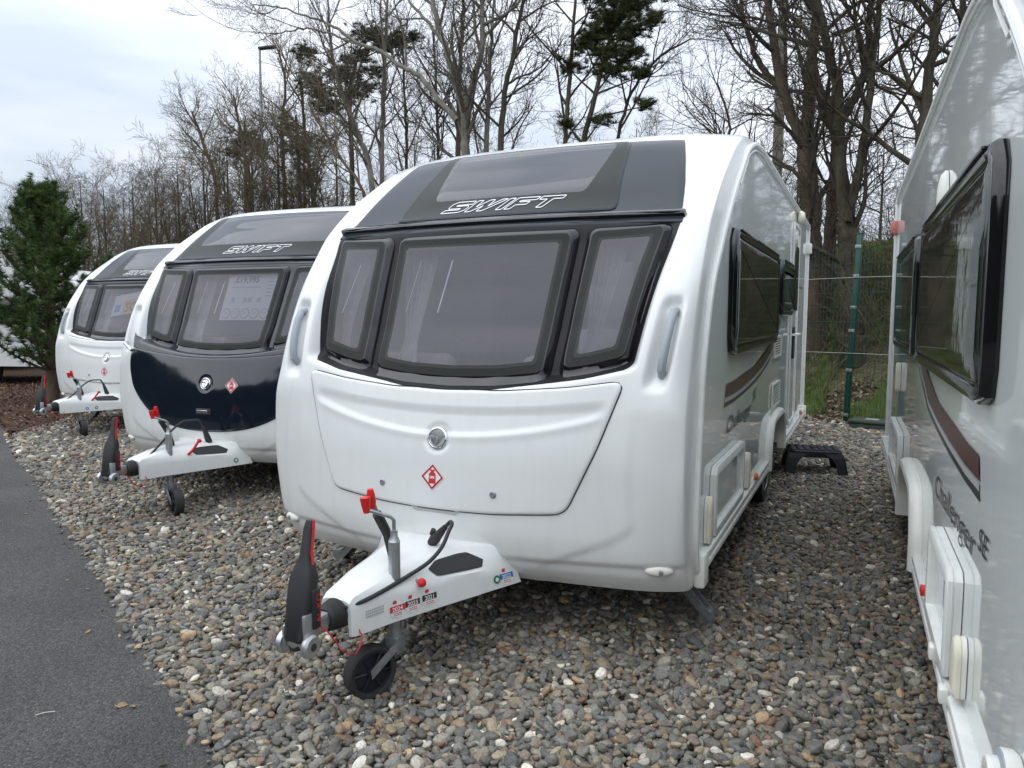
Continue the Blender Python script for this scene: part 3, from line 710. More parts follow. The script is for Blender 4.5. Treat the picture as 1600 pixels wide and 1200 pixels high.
        mb = MB(); pl = rounded([(-.14, .628), (.14, .628), (.11, .598), (-.11, .598)], .01)
        V = [tuple(p) for p in surf(np.array([a for a, b in pl]), np.array([b for a, b in pl]), .003)]; mb.add(V, [tuple(range(len(V)))]); mb.build('finger_pull', MT['silver'], root)
    if kind == 2:
        xs = np.linspace(-.95, .95, 77); bo = np.interp(np.abs(xs), [0, .3, .6, .93, .95], [1.150, 1.158, 1.183, 1.222, 1.235]); to = np.interp(np.abs(xs), [0, .3, .66, .84, .95], [1.172, 1.180, 1.226, 1.275, 1.36])
        rows = [surf(xs, bo*(1-t)+to*t, .006).tolist() for t in np.linspace(0, 1, 9)]
        MB().loft(rows, closed=False, cap=False).build('sill_trim', MT['hatchdark'], root)
    badge(0, .938, .052, root, kind == 2)
    lpg_parts(.26 if kind == 2 else -.01, .93 if kind == 2 else .762, .062, root)
    # grab handles
    for s in (-1, 1):
        if kind == 2:
            a = Vector(surf(np.array([s*1.02]), np.array([1.26]), np.array([.01]))[0]); b = Vector(surf(np.array([s*.86]), np.array([1.19]), np.array([.03]))[0])
            MB().tube([a, a.lerp(b, .1)+Vector((0, -.04, 0)), b+Vector((0, -.035, 0)), b], .013, 12).build('grab_handle', MT['chrome'], root)
        else:
            v_ = np.array([1.525, 1.505, 1.45, 1.38, 1.31, 1.265, 1.245]); x_ = s*(1.0+(v_-1.38)*.11); P = surf(x_, v_, np.array([-.005, .03, .043, .046, .043, .03, -.005]))
            MB().tube([tuple(p) for p in P], [.017, .0185, .019, .019, .019, .0185, .017], 14).build('grab_handle', MT['greyp'], root)
        def lamp():
            c = surf(np.array([s*1.0]), np.array([.42]), np.array([.004]))[0]; a = surf(np.array([s*.96]), np.array([.42]), np.array([.004]))[0]
            t = Vector(c-a).normalized()*s; mb = MB(); nrm = Vector((0, 0, 1)).cross(t).normalized()
            if nrm.y > 0: nrm = -nrm
            secs = []
            for k, d in ((1, -.004), (1, .003), (.9, .010), (.65, .016), (.3, .018), (.02, .018)):
                secs.append([Vector(c)+t*math.cos(q)*.060*k+Vector((0, 0, 1))*math.sin(q)*.024*k+nrm*d for q in np.linspace(0, 2*math.pi, 24, endpoint=False)])
            return mb.loft(secs).mesh('marker_lamp', MT['plasw'])
        lo = link('marker_lamp', cached(('lamp', s), lamp), root)
        c = surf(np.array([s*1.004]), np.array([.42]), np.array([.02]))[0]
        MB().lathe([(.012, 0), (.012, .004), (.007, .006), (.001, .006)], c, (0, -1, 0), 14).build('lens', MT['galv'], lo)
        # steady legs
        mb = MB(); a = Vector((s*.82, .25, .34)); b = Vector((s*1.12, .23, .025)); d = (b-a).normalized(); nn = Vector((0, 1, 0)); u = d.cross(nn)
        for o0, o1, e0, e1 in ((-.038, .038, -.004, .004), (-.038, -.028, 0, .04), (.028, .038, 0, .04)):
            q = [a+nn*o0+u*e0, a+nn*o1+u*e0, a+nn*o1+u*e1, a+nn*o0+u*e1]; mb.loft([q, [p+(b-a) for p in q]], smooth=False)
        lg = mb.build('corner_steady', MT['galv'], root)
        MB().lathe([(.035, -.03), (.035, .03)], (b.x-s*.01, b.y, .038), (0, 1, 0), 20).build('foot', MT['galv'], lg)
    # interior
    def bits(nm, m, boxes):
        for q, bb in enumerate(boxes): link(nm, cached((nm, q), lambda: MB().box(*bb).mesh(nm, MT[m])), root)
    bits('partition', 'cabinet', [(-1.08, 1.08, 2.5, 2.54, .42, 2.45)])
    bits('front_chest', 'cabinet', [(-.5, .5, .02, .38, .42, 1.02, .01)])
    bits('seat_cushion', 'cushion', [(-1.08, -.45, .05, 2.3, .74, .90, .05), (.45, 1.08, .05, 2.3, .74, .90, .05)])
    bits('back_cushion', 'cushion', [(*sorted((s*.93, s*1.09)), .12+k*.72, .80+k*.72, .90, 1.30, .06) for s in (-1, 1) for k in range(3)]+[(*sorted((s*.20, s*.75)), .0, .12, 1.03, 1.30, .05) for s in (-1, 1)])
    bits('wall_cupboard', 'white', [(.30, .56, .75, .80, 1.28, 1.80, .01), (.26, .50, .70, .745, 1.22, 1.42, .01)]+[(*sorted((s*.74, s*1.06)), .7, 2.48, 1.92, 2.30, .01) for s in (-1, 1)])
    for q, (xc, wd) in enumerate(((-.36, .10), (.62, .075), (-.78, .07), (.42, .045))):
        def curt():
            mb = MB(); secs = []
            for k, v in enumerate(np.linspace(1.20, 1.86, 14)):
                t = (v-1.20)/.66; pinch = .35+.65*abs(t-.32)/.68 if t > .32 else .35+.65*(.32-t)/.32*.6; xs = np.linspace(-1, 1, 25)
                row = surf(xc+xs*wd*pinch*1.1+.05*(t-.3)*(1 if xc < 0 else -1)*-1, np.full(25, v), -.07)
                row[:, 1] += .018*np.cos(xs*math.pi*5)*pinch; secs.append([tuple(p) for p in row])
            mb.loft(secs, closed=False, cap=False); return mb.mesh('curtain', MT['curtain'])
        link('curtain', cached(('curt', q), curt), root)
    for q, x in enumerate((-.40, .545, -.81, -.2)):
        def stay():
            P = surf(np.array([x, x+.03]), np.array([1.52, 1.80]), np.array([-.02, -.02])); return MB().tube([tuple(P[0]), tuple(P[1])], .0045, 6).mesh('window_stay', MT['chrome'])
        link('window_stay', cached(('stay', q), stay), root)
    # ---------------- A-frame
    def cover():
        S = []
        for y, hb, zb, hm_, zm, ht, zt in ((-1.195, .072, .305, .070, .425, .050, .438), (-1.17, .078, .300, .077, .430, .052, .455), (-1.0, .128, .298, .124, .425, .080, .478), (-.80, .205, .296, .198, .412, .105, .488), (-.78, .212, .296, .204, .411, .110, .488), (-.60, .290, .296, .280, .395, .150, .488), (-.52, .322, .296, .312, .388, .19, .487), (-.46, .348, .296, .338, .382, .285, .480), (-.38, .392, .300, .378, .365, .33, .462)):
            h = []
            for sx in (1,):
                h = [(hb, y, zb), (hm_, y, zm-.03), (hm_-.006, y, zm), (ht+.012, y, zt-.008), (ht-.01, y, zt), (ht*.4, y, zt+.002), (-ht*.4, y, zt+.002), (-ht+.01, y, zt), (-ht-.012, y, zt-.008), (-hm_+.006, y, zm), (-hm_, y, zm-.03), (-hb, y, zb), (-hb+.012, y, zb), (-hm_+.018, y, zm-.02), (-ht+.02, y, zt-.02), (ht-.02, y, zt-.02), (hm_-.018, y, zm-.02), (hb-.012, y, zb)]
            S.append(h)
        return MB().loft(S, closed=True, cap=True).mesh('hitch_cover', MT['plasw' if False else 'gel'])
    cv = link('hitch_cover', cached('cover', cover), root)
    # a point on the cover flank (right side s=1): y along, t from bottom 0 to shoulder 1
    SY = [-1.195, -1.17, -1.0, -.80, -.78, -.60, -.52, -.46, -.38]; SB = [.072, .078, .128, .205, .212, .290, .322, .348, .392]; SM = [.070, .077, .124, .198, .204, .280, .312, .338, .378]; SZ = [.425, .430, .425, .412, .411, .395, .388, .382, .365]
    TT = [.050, .052, .080, .105, .110, .150, .190, .285, .330]; TZ = [.438, .455, .478, .488, .488, .488, .487, .480, .462]
    def flank(y, z, o=0.002):
        b = np.interp(y, SY, SB); m_ = np.interp(y, SY, SM); zm = np.interp(y, SY, SZ); tt = np.interp(y, SY, TT)+.012; tz = np.interp(y, SY, TZ)-.008
        if z <= zm-.03: x = b+(m_-b)*(z-.298)/(zm-.328)
        elif z <= zm: x = m_-.006*(z-zm+.03)/.03
        else: k = (z-zm)/(tz-zm); x = m_-.006+(tt-m_+.006)*k
        return Vector((x+o*.9, y-o*.4, z))
    def fk(y, k, o=.003):
        m_ = np.interp(y, SY, SM); zm = np.interp(y, SY, SZ); tt = np.interp(y, SY, TT)+.012; tz = np.interp(y, SY, TZ)-.008
        return Vector((m_-.006+(tt-m_+.006)*k+o*.5, y, zm+(tz-zm)*k+o*.85))
    oc = resample(rounded([(-.775, .12), (-.55, .12), (-.515, .40), (-.56, .80), (-.73, .82), (-.79, .55)], .03), 48); cc = oc.mean(0)
    V = []; F = []
    for q in range(6): V += [fk(*(cc+(p-cc)*(1-q/6)), .004 if q == 0 else .0055) for p in oc]
    F = [(q*48+k, q*48+(k+1) % 48, (q+1)*48+(k+1) % 48, (q+1)*48+k) for q in range(5) for k in range(48)]+[tuple(5*48+k for k in range(48))]
    mb = MB(); mb.add(V, F, True); mb.build('foot_well', MT['blackm'], cv)
    if kind == 1 or kind == 4:
        for yy, zz, txt, mm in ((-.985, .350, '2024', 'stkred'), (-.915, .352, '2023', 'stkbrn'), (-.835, .354, '2021', 'stkblk'), (-.445, .342, '2022', 'stkblu')):
            def q(a, b, o): return flank(yy+a, zz+b, o)
            mb = MB(); c8 = [(math.cos(t)*.033, math.sin(t)*.030-.006) for t in np.linspace(0, 2*math.pi, 20, endpoint=False)]; V = [q(a, b, .0022) for a, b in c8]; mb.add(V, [tuple(range(20))]); st = mb.build('service_sticker', MT['stkw'], cv)
            mb = MB(); V = [q(a, b, .0032) for a, b in ((-.034, -.011), (.034, -.011), (.034, .013), (-.034, .013))]; mb.add(V, [(0, 1, 2, 3)]); mb.build('sticker_band', MT[mm], st)
            mb = MB(); V = [q(a, b, .0032) for a, b in ((-.018, .020), (-.002, .020), (-.002, .034), (-.018, .034))]; mb.add(V, [(0, 1, 2, 3)]); mb.build('sticker_logo', MT['stkred'], st)
            for k in range(2): mb = MB(); V = [q(a, b, .0032) for a, b in ((-.018, -.02-k*.007), (.02, -.02-k*.007), (.02, -.0175-k*.007), (-.018, -.0175-k*.007))]; mb.add(V, [(0, 1, 2, 3)]); mb.build('sticker_print', MT['stkred'], st)
            V, F = text_geo(txt, .024, offset=.0004); mb = MB(); mb.add([q(a, b-.008, .0048) for a, b, c in V], F); mb.build('year_lettering', MT['white'], st)
        mb = MB()
        for r_ in range(3):
            for k in range(10): V = [flank(-1.13+k*.0085+a, .378-r_*.011+b, .0026) for a, b in ((0, 0), (.006, 0), (.006, .006), (0, .006))]; mb.add(V, [(0, 1, 2, 3)])
        mb.build('data_print', MT['greyprint'], cv)
    for yy, mm in ((-.495, 'stkgrn'),) if kind != 3 else ((-.9, 'stkblu'), (-.8, 'stkgrn')):
        mb = MB(); V = [flank(yy+math.cos(t)*.018, .338+math.sin(t)*.018, .0034) for t in np.linspace(0, 2*math.pi, 20, endpoint=False)]; mb.add(V, [tuple(range(20))]); sg = mb.build('green_sticker', MT[mm], cv)
        mb = MB(); V = [flank(yy+math.cos(t)*.009, .338+math.sin(t)*.009, .0044) for t in np.linspace(0, 2*math.pi, 12, endpoint=False)]; mb.add(V, [tuple(range(12))]); mb.build('sticker_emblem', MT['stkw'], sg)
    # drawbar, bellows, coupling head
    MB().tube([(0, -1.14, .38), (0, -1.30, .39)], .032, 16).build('drawbar', MT['alu'], root)
    mb = MB(); pr = []
    for k in range(5): pr += [(.050-.002*k, k*.019), (.062-.003*k, k*.019+.009)]
    pr.append((.04, .10)); mb.lathe(pr, (0, -1.17, .385), (0, -1, .02), 28); mb.build('bellows', MT['blackm'], root)
    mb = MB(); mb.box(-.034, .034, -1.42, -1.27, .355, .425, .012); mb.box(-.05, -.036, -1.43, -1.35, .33, .42, .006); mb.box(.036, .05, -1.425, -1.35, .33, .465, .006)
    mb.lathe([(.032, 0), (.040, .02), (.032, .05)], (0, -1.40, .345), (0, 0, 1), 20)
    ch = mb.build('coupling_head', MT['alu'], root)
    for s in (-1, 1):
        mb = MB().lathe([(.038, 0), (.042, .006), (.042, .018), (.034, .026), (.001, .026)], (s*.045, -1.405, .352), (s, 0, 0), 28); pd = mb.build('friction_pad_housing', MT['alu'], ch)
        MB().lathe([(.014, 0), (.014, .002), (.001, .002)], (s*.0712, -1.405, .352), (s, 0, 0), 16).build('pad_cap', MT['seal'], pd)
    # stabiliser handle (upright)
    def handle():
        mb = MB(); S = []
        for t, w_, d_ in ((0, .020, .020), (.06, .030, .026), (.10, .044, .038), (.40, .050, .038), (.56, .050, .034), (.64, .036, .026), (.72, .022, .018), (.94, .018, .015), (1, .013, .010)):
            c = Vector((0, -1.412+.085*t, .335+.44*t)); S.append([c+Vector((math.copysign(abs(math.cos(q))**.6, math.cos(q))*w_, math.copysign(abs(math.sin(q))**.6, math.sin(q))*d_, 0)) for q in np.linspace(0, 2*math.pi, 20, endpoint=False)])
        mb.loft(S); return mb.mesh('stabiliser_handle', MT['blackm'])
    hd = link('stabiliser_handle', cached('handle', handle), root)
    mb = MB(); 
    mb.loft([[Vector((w_+.0005 if 0 else sx*w_, -1.412+.085*t+dy, .335+.44*t)) for sx, dy in ((1.0, -.005), (1.04, .006), (.88, .014), (.84, .008))] for t, w_ in ((.66, .033), (.75, .0215), (.94, .0185), (1.0, .0135))])
    mb.build('red_grip_strip', MT['red'], hd)
    mb = MB(); mb.box(.034, .060, -1.385, -1.345, .40, .545, .010); mb.build('handle_back', MT['blackm'], hd)
    V, F = text_geo('AL-KO', .038, offset=.0006); mb = MB(); mb.add([(.0612, -1.352-b*.75, .425+(a+.055)*.95) for a, b, c in V], F); mb.build('lettering', MT['red'], hd)
    # handbrake, jockey clamp, crank, plug, cable
    if kind == 1 or kind == 4 or True:
        mb = MB(); a0 = Vector((.014, -.82, .45)); a1 = Vector((.004, -.86, .60)); a2 = Vector((.0, -.925, .70)); a3 = Vector((-.002, -.955, .760))
        mb.tube([a0, a1], [.012, .012], 10); hb = mb.build('handbrake', MT['galv'], root)
        MB().tube([a0.lerp(a1, .3), a1, a2], [.020, .020, .020], 12).build('brake_gaiter', MT['blackm'], hb)
        MB().tube([a2, a3], [.010, .010], 10).build('brake_rod', MT['galv'], hb)
        MB().tube([a3+Vector((0, 0, -.03)), a3+Vector((0, -.002, 0)), a3+Vector((0, -.008, .028)), a3+Vector((0, -.010, .05))], [.014, .018, .017, .012], 14).build('brake_button', MT['red'], hb)
    jx, jy = .095, -.945
    mb = MB(); mb.tube([(jx, jy, .43), (jx, jy, .605)], .024, 16); mb.tube([(jx, jy, .605), (jx, jy, .625), (jx, jy, .65)], [.024, .015, .015], 14)
    jt = mb.build('jockey_column', MT['alu'], root)
    MB().tube([(jx, jy, .64), (jx, jy, .69), (jx-.01, jy-.01, .705), (jx-.09, jy-.055, .735)], .0075, 8).build('crank', MT['galv'], jt)
    MB().tube([(jx-.09, jy-.055, .722), (jx-.092, jy-.056, .745), (jx-.095, jy-.058, .785)], [.012, .017, .022], 14).build('crank_knob', MT['red'], jt)
    mb = MB(); mb.tube([(jx, jy, .31), (jx, jy, .16)], .026, 14); mb.build('jockey_tube', MT['galv'], jt)
    rw_ = .108; wa = R(-26) if kind == 1 else R(62); dx = Vector((math.sin(wa), -math.cos(wa), 0)); ax = Vector((dx.y, -dx.x, 0)); wc = Vector((jx, jy, rw_-.006))+dx*.115
    ty = MB().lathe([(.080, 0), (.080, -.028), (.084, -.031), (.098, -.032), (.105, -.024), (.105, .024), (.098, .032), (.084, .031), (.080, .028), (.080, 0)], wc, ax, 40, cap=False)
    jw = ty.build('jockey_wheel', MT['tyre'], jt)
    mb = MB().lathe([(.001, -.030), (.022, -.030), (.026, -.010), (.0805, -.006), (.0805, .006), (.026, .010), (.022, .03), (.001, .03)], wc, ax, 24)
    for k in range(6):
        a = 2*math.pi*k/6; e = (Vector((0, 0, 1))*math.sin(a)+dx*math.cos(a)); mb.tube([wc+e*.02+ax*.016, wc+e*.078+ax*.016], .005, 5); mb.tube([wc+e*.02-ax*.016, wc+e*.078-ax*.016], .005, 5)
    mb.build('hub', MT['stool'], jw)
    mb = MB()
    for s in (-1, 1):
        p = [wc+ax*s*.038-dx*.10+Vector((0, 0, .11)), wc+ax*s*.038-dx*.10+Vector((0, 0, .07)), wc+ax*s*.038+dx*.012-Vector((0, 0, .015)), wc+ax*s*.038+dx*.018+Vector((0, 0, .02))]
        mb.loft([p, [q_+ax*s*.004 for q_ in p]], smooth=False)
    mb.box(jx-.03, jx+.03, jy-.03, jy+.03, .15, .22, .005)
    mb.build('fork', MT['galv'], jt)
    if kind == 1 or kind == 4:
        mb = MB(); c = flank(-.865, .425, .0); mb.tube([c-Vector((.03, 0, 0)), c+Vector((.012, -.01, .0))], .010, 10); kn = mb.build('clamp_lever', MT['galv'], root)
        MB().lathe([(.010, 0), (.017, .006), (.019, .014), (.016, .024), (.008, .029), (.001, .030)], c+Vector((.010, -.006, 0)), (.8, -.6, .1), 18).build('lever_knob', MT['red'], kn)
    else:
        c = flank(-.83, .43, .0); mb = MB(); mb.tube([c, c+Vector((.03, .02, .035)), c+Vector((.05, .06, .10))], .010, 10); kn = mb.build('clamp_lever', MT['red'], root)
        MB().lathe([(.010, 0), (.018, .008), (.018, .018), (.010, .026), (.001, .028)], c+Vector((.05, .06, .09)), (.2, .4, .9), 16).build('lever_knob', MT['red'], kn)
    # plug and cable
    pa = Vector((.055, -.60, .495)); pb = Vector((.14, -.62, .585))
    if kind == 1 or kind == 4:
        mb = MB(); mb.tube([pa, pa.lerp(pb, .25), pa.lerp(pb, .5), pb], [.020, .025, .020, .012], 14); mb.tube([pa.lerp(pb, .25)+Vector((-.015, 0, .02)), pa.lerp(pb, .45)+Vector((-.02, 0, .025))], .012, 8)
        cab = [pb, (.17, -.625, .612), (.19, -.66, .60), (.19, -.72, .545), (.17, -.80, .490), (.132, -.92, .455), (.105, -1.05, .435), (.085, -1.13, .425), (.045, -1.20, .415)]
    else:
        pa = Vector((.14, -.58, .485)); pb = Vector((.10, -.60, .62)); mb = MB(); mb.tube([pa, pa.lerp(pb, .3), pb], [.026, .024, .012], 14)
        cab = [pb, (.08, -.63, .67), (.03, -.70, .67), (-.01, -.82, .60), (0, -.92, .53), (.03, -1.04, .475), (.06, -1.13, .44), (.03, -1.20, .41)]
    pg = mb.build('electrical_plug', MT['blackm'], root)
    C_ = np.array([tuple(p) for p in cab]); tt = np.linspace(0, len(C_)-1, 50); CC = np.stack([pchip(np.arange(len(C_)), C_[:, k], tt) for k in range(3)], -1)
    MB().tube([tuple(p) for p in CC], .0085, 8).build('cable', MT['blackm'], pg)
    bc = np.array([(.05, -1.36, .42), (.08, -1.32, .36), (.10, -1.28, .29), (.11, -1.22, .262), (.10, -1.17, .30), (.06, -1.15, .335)]); tt = np.linspace(0, 5, 26)
    CC = np.stack([pchip(np.arange(6), bc[:, k], tt) for k in range(3)], -1); MB().tube([tuple(p+np.array([0, .003*math.sin(i*1.9), .003*math.cos(i*1.9)])) for i, p in enumerate(CC)], .0028, 6).build('breakaway_cable', MT['redd'], root)
    # windows etc. on the walls
    if 'R' in sides:
        s = 1
        side_window(root, s, .545, 2.60, 1.295, 1.955); side_window(root, s, 2.88, 3.86, 1.50, 1.955)
        side_graphics(root, s)
        vent_grille(root, s, 2.66, 3.16, 1.175, 1.345); vent_grille(root, s, 2.62, 3.16, .785, .975)
        frame_door(root, 'locker_door', s, .18, 1.10, .445, .785); catch(root, s, .085, .56); catch(root, s, 1.33, .56)
        d = frame_door(root, 'entrance_door', s, 3.98, 4.62, .47, 2.36, .016, .03, r=.06)
        def fn(a, b, dd): return (s*(HW+dd), a, b)
        MB().prism(rounded([(4.22, 1.55), (4.45, 1.55), (4.45, 2.15), (4.22, 2.15)], .05), fn, .006, .022).build('door_window', MT['sideglass'], d)
        MB().prism(rounded([(4.05, 1.10), (4.20, 1.10), (4.20, 1.40), (4.05, 1.40)], .05), fn, .006, .030).build('door_handle', MT['blackm'], d)
        mb = MB(); mb.box(HW+.01, HW+.06, 4.02, 4.50, 1.315, 1.335, .005); mb.build('door_pull', MT['plasw'], d)
        decal0('door_line', [(3.9, 1.79), (5.3, 1.79), (5.3, 1.80), (3.9, 1.80)], s, root, MT['ink'])
        MB().lathe([(.035, 0), (.06, .012), (.065, .03), (.045, .06), (.001, .07)], (HW+.001, 4.38, 2.44), (1, 0, -.1), 20).build('awning_lamp', MT['cream'], root)
        for y in (1.55, 5.10): MB().lathe([(.026, 0), (.026, .016), (.016, .024), (.001, .025)], (HW+.028, y, .475), (1, 0, 0), 16).build('side_marker_lamp', MT['orange'], root)
        MB().box(HW-.02, HW+.045, 5.80, 5.87, 2.20, 2.32, .015).build('rear_marker_lamp', MT['plasw'], root)
    if 'L' in sides:
        s = -1
        side_window(root, s, .69, 2.72, 1.295, 1.955); side_window(root, s, 3.02, 4.85, 1.30, 1.955)
        side_graphics(root, s)
        frame_door(root, 'locker_door', s, 1.03, 1.62, .44, .775, .042, .05); catch(root, s, .925, .545, .17, .085)
        d = frame_door(root, 'access_door', s, 3.80, 4.80, .46, .78, .034, .04)
        catch(root, s, 4.39, 1.10, .20, .06)
        mb = MB()
        for k, (d0, rr) in enumerate(((.0, .072), (.022, .055))): mb.lathe([(rr*.9, 0), (rr, .01), (rr, .028), (rr*.9, .034), (rr*.5, .036), (rr*.3, .03), (.001, .03)], (-HW-d0, .20, .62), (-1, 0, 0), 28)
        gs = mb.build('socket_housing', MT['plasw'], root)
        MB().lathe([(.062, 0), (.070, .004), (.070, .014), (.062, .018)], (-HW-.018, .20, .62), (-1, 0, 0), 28).build('socket_seal', MT['greyp'], gs)
        secs = []
        for k, dd in ((1, 0), (1, .012), (.85, .03), (.5, .04), (.05, .042)): secs.append([(-HW-dd*.8, 2.05+math.cos(q)*.075*k, 1.985+math.sin(q)*.095*k*(1+.18*math.sin(q))) for q in np.linspace(0, 2*math.pi, 24, endpoint=False)])
        al = MB().loft(secs).build('awning_lamp', MT['plasw'], root)
        for yy in (.95, 1.25): MB().box(-HW-.055, -HW-.03, yy, yy+.05, .41, .455, .006).build('rail_clip', MT['plasw'], root)
        MB().lathe([(.022, 0), (.022, .016), (.001, .02)], (-HW-.028, 1.75, .475), (-1, 0, 0), 16).build('side_marker_lamp', MT['red'], root)
        MB().box(-HW-.05, -HW+.02, 5.80, 5.87, 2.22, 2.33, .015).build('rear_marker_lamp', MT['pinklens'], root)
        MB().box(-HW-.003, -HW+.0, 3.55, 3.62, 1.43, 1.50).build('small_label', MT['ink'], root)
    return root

def swift_mesh(sc_, v0):
    V = []; F = []; tot = 9.70
    for ch, poly in SW_LET.items():
        pts = [(((x-tot/2)*.0665+(y-.5)*.058), (y)*sc_) for x, y in poly]
        a, f = outline_ribbon(rounded(pts, .006, 2), .0048); b = len(V); V += a; F += [tuple(i+b for i in q) for q in f]
    # subdivide not needed: strokes are short; lay on the window skin
    V2 = np.array(V); P = surf(V2[:, 0], V2[:, 1]+v0, np.full(len(V2), .0205))
    me = bpy.data.meshes.new('name_lettering'); me.from_pydata([tuple(p) for p in P], [], F); me.materials.append(MT['white']); me.update(); return me

# ------------------------------------------------------------------ ground
def edge_y(x): return -1.675-.50*(x+.02)+.0*x            # asphalt / gravel border
def fence_y(x): return 8.0-.46*(x-1.55)
def sheet(name, pts, z, m, kind='structure'):
    me = bpy.data.meshes.new(name); me.from_pydata([(x, y, z) for x, y in pts], [], [tuple(range(len(pts)))]); me.materials.append(m); o = link(name, me); tag(o, kind=kind); return o
def groundmat(name, cols, scale, bumpd=.01, rough=.95):
    m = bpy.data.materials.new(name); m.use_nodes = True; t = m.node_tree; b = t.nodes['Principled BSDF']; b.inputs['Roughness'].default_value = rough; b.inputs['Specular IOR Level'].default_value = .2
    tc = t.nodes.new('ShaderNodeTexCoord'); n = t.nodes.new('ShaderNodeTexNoise'); n.inputs['Scale'].default_value = scale; n.inputs['Detail'].default_value = 10; n.inputs['Roughness'].default_value = .7
    t.links.new(tc.outputs['Object'], n.inputs['Vector']); r = t.nodes.new('ShaderNodeValToRGB'); e = r.color_ramp.elements
    e[0].position = .3; e[0].color = (*cols[0], 1); e[1].position = .7; e[1].color = (*cols[-1], 1)
    if len(cols) == 3: k = e.new(.5); k.color = (*cols[1], 1)
    t.links.new(n.outputs['Fac'], r.inputs[0]); t.links.new(r.outputs[0], b.inputs['Base Color'])
    bp = t.nodes.new('ShaderNodeBump'); bp.inputs['Distance'].default_value = bumpd; bp.inputs['Strength'].default_value = .8; n2 = t.nodes.new('ShaderNodeTexNoise'); n2.inputs['Scale'].default_value = scale*4; n2.inputs['Detail'].default_value = 6
    t.links.new(tc.outputs['Object'], n2.inputs['Vector']); t.links.new(n2.outputs['Fac'], bp.inputs['Height']); t.links.new(bp.outputs[0], b.inputs['Normal']); return m
MT['field'] = groundmat('rough_field', [(.03, .045, .015), (.06, .075, .03), (.09, .08, .05)], .6)
MT['grit'] = groundmat('grit_between_pebbles', [(.022, .020, .017), (.05, .045, .038), (.075, .068, .058)], 60)
MT['litter'] = groundmat('leaf_litter', [(.06, .055, .026), (.15, .135, .075), (.27, .23, .15)], 18, .03)
MT['mulch'] = groundmat('bark_mulch', [(.03, .017, .010), (.075, .042, .028), (.14, .085, .055)], 25, .03)
# asphalt: fine stone chippings with bitumen between, faint wear
m = bpy.data.materials.new('asphalt'); m.use_nodes = True; t = m.node_tree; b = t.nodes['Principled BSDF']; b.inputs['Roughness'].default_value = .82; b.inputs['Specular IOR Level'].default_value = .35
tc = t.nodes.new('ShaderNodeTexCoord')
vo = t.nodes.new('ShaderNodeTexVoronoi'); vo.inputs['Scale'].default_value = 125; t.links.new(tc.outputs['Object'], vo.inputs['Vector'])
sx = t.nodes.new('ShaderNodeSeparateColor'); t.links.new(vo.outputs['Color'], sx.inputs[0])
r = t.nodes.new('ShaderNodeValToRGB'); e = r.color_ramp.elements; e[0].position = 0; e[0].color = (.042, .041, .039, 1); e[1].position = 1; e[1].color = (.135, .131, .12, 1); k = e.new(.55); k.color = (.070, .068, .064, 1); k = e.new(.95); k.color = (.095, .092, .088, 1)
t.links.new(sx.outputs[0], r.inputs[0])
nz = t.nodes.new('ShaderNodeTexNoise'); nz.inputs['Scale'].default_value = 1.3; nz.inputs['Detail'].default_value = 7; t.links.new(tc.outputs['Object'], nz.inputs['Vector'])
mr = t.nodes.new('ShaderNodeMapRange'); mr.inputs[1].default_value = .3; mr.inputs[2].default_value = .7; mr.inputs[3].default_value = .78; mr.inputs[4].default_value = 1.18; t.links.new(nz.outputs['Fac'], mr.inputs[0])
mm = t.nodes.new('ShaderNodeVectorMath'); mm.operation = 'SCALE'; t.links.new(r.outputs[0], mm.inputs[0]); t.links.new(mr.outputs[0], mm.inputs['Scale']); t.links.new(mm.outputs[0], b.inputs['Base Color'])
bp = t.nodes.new('ShaderNodeBump'); bp.inputs['Strength'].default_value = .9; bp.inputs['Distance'].default_value = .006; bp.invert = True; t.links.new(vo.outputs['Distance'], bp.inputs['Height']); t.links.new(bp.outputs[0], b.inputs['Normal'])
MT['asphalt'] = m
sheet('ground', [(-400, -400), (400, -400), (400, 400), (-400, 400)], -.06, MT['field'])
rng = np.random.default_rng(5)
ex = np.arange(-22, 8.01, .07); ey = np.array([edge_y(x) for x in ex])+rng.normal(0, .008, len(ex))+.02*np.sin(ex*2.1)
sheet('road', [(-60, -60), (30, -60), (30, edge_y(30)-.0)]+[(x, y) for x, y in zip(ex[::-1], ey[::-1])]+[(-60, edge_y(-60))], -.004, MT['asphalt'])
sheet('gravel_bed', [(-12.5, edge_y(-12.5)-.3), (8, edge_y(8)-.3), (8, fence_y(8)+.5), (-12.5, fence_y(-12.5)+.5)], -.022, MT['grit'])
sheet('mulch_bed', [(-22, edge_y(-22)+.0), (-8.15, edge_y(-8.15)+.05), (-7.6, edge_y(-7.6)+.7), (-8.3, 4.2), (-8.9, 7.5), (-12, 12.0), (-22, 16)], .012, MT['mulch'])

# bank behind the fence
NB = 60
bx = np.linspace(-14, 16, 121); bt = np.linspace(0, 1, 30); V = []; F = []
from mathutils import noise as mn
for x in bx:
    for t_ in bt:
        y = fence_y(x)+.25+t_*13; h = .0+3.0*sst(np.array((t_*13-.3)/6.8))*(1 if x > -3 else max(.25, 1+(x+3)*.10)); z = float(h)+.16*mn.fractal(Vector((x*.7, y*.7, 0)), 1, 2, 4)*min(1, t_*8)
        V.append((x, y, z-.02))
nb = len(bt); F = [(i*nb+j, (i+1)*nb+j, (i+1)*nb+j+1, i*nb+j+1) for i in range(len(bx)-1) for j in range(nb-1)]
bank = link('bank', mesh_np('bank', V, F, MT['litter'])); tag(bank, kind='structure')
def bank_z(x, y):
    d = y-fence_y(x)-.25; h = 3.0*float(sst(np.array((d-.3)/6.8)))*(1 if x > -3 else max(.25, 1+(x+3)*.10)); return h-.04 if d > 0 else 0

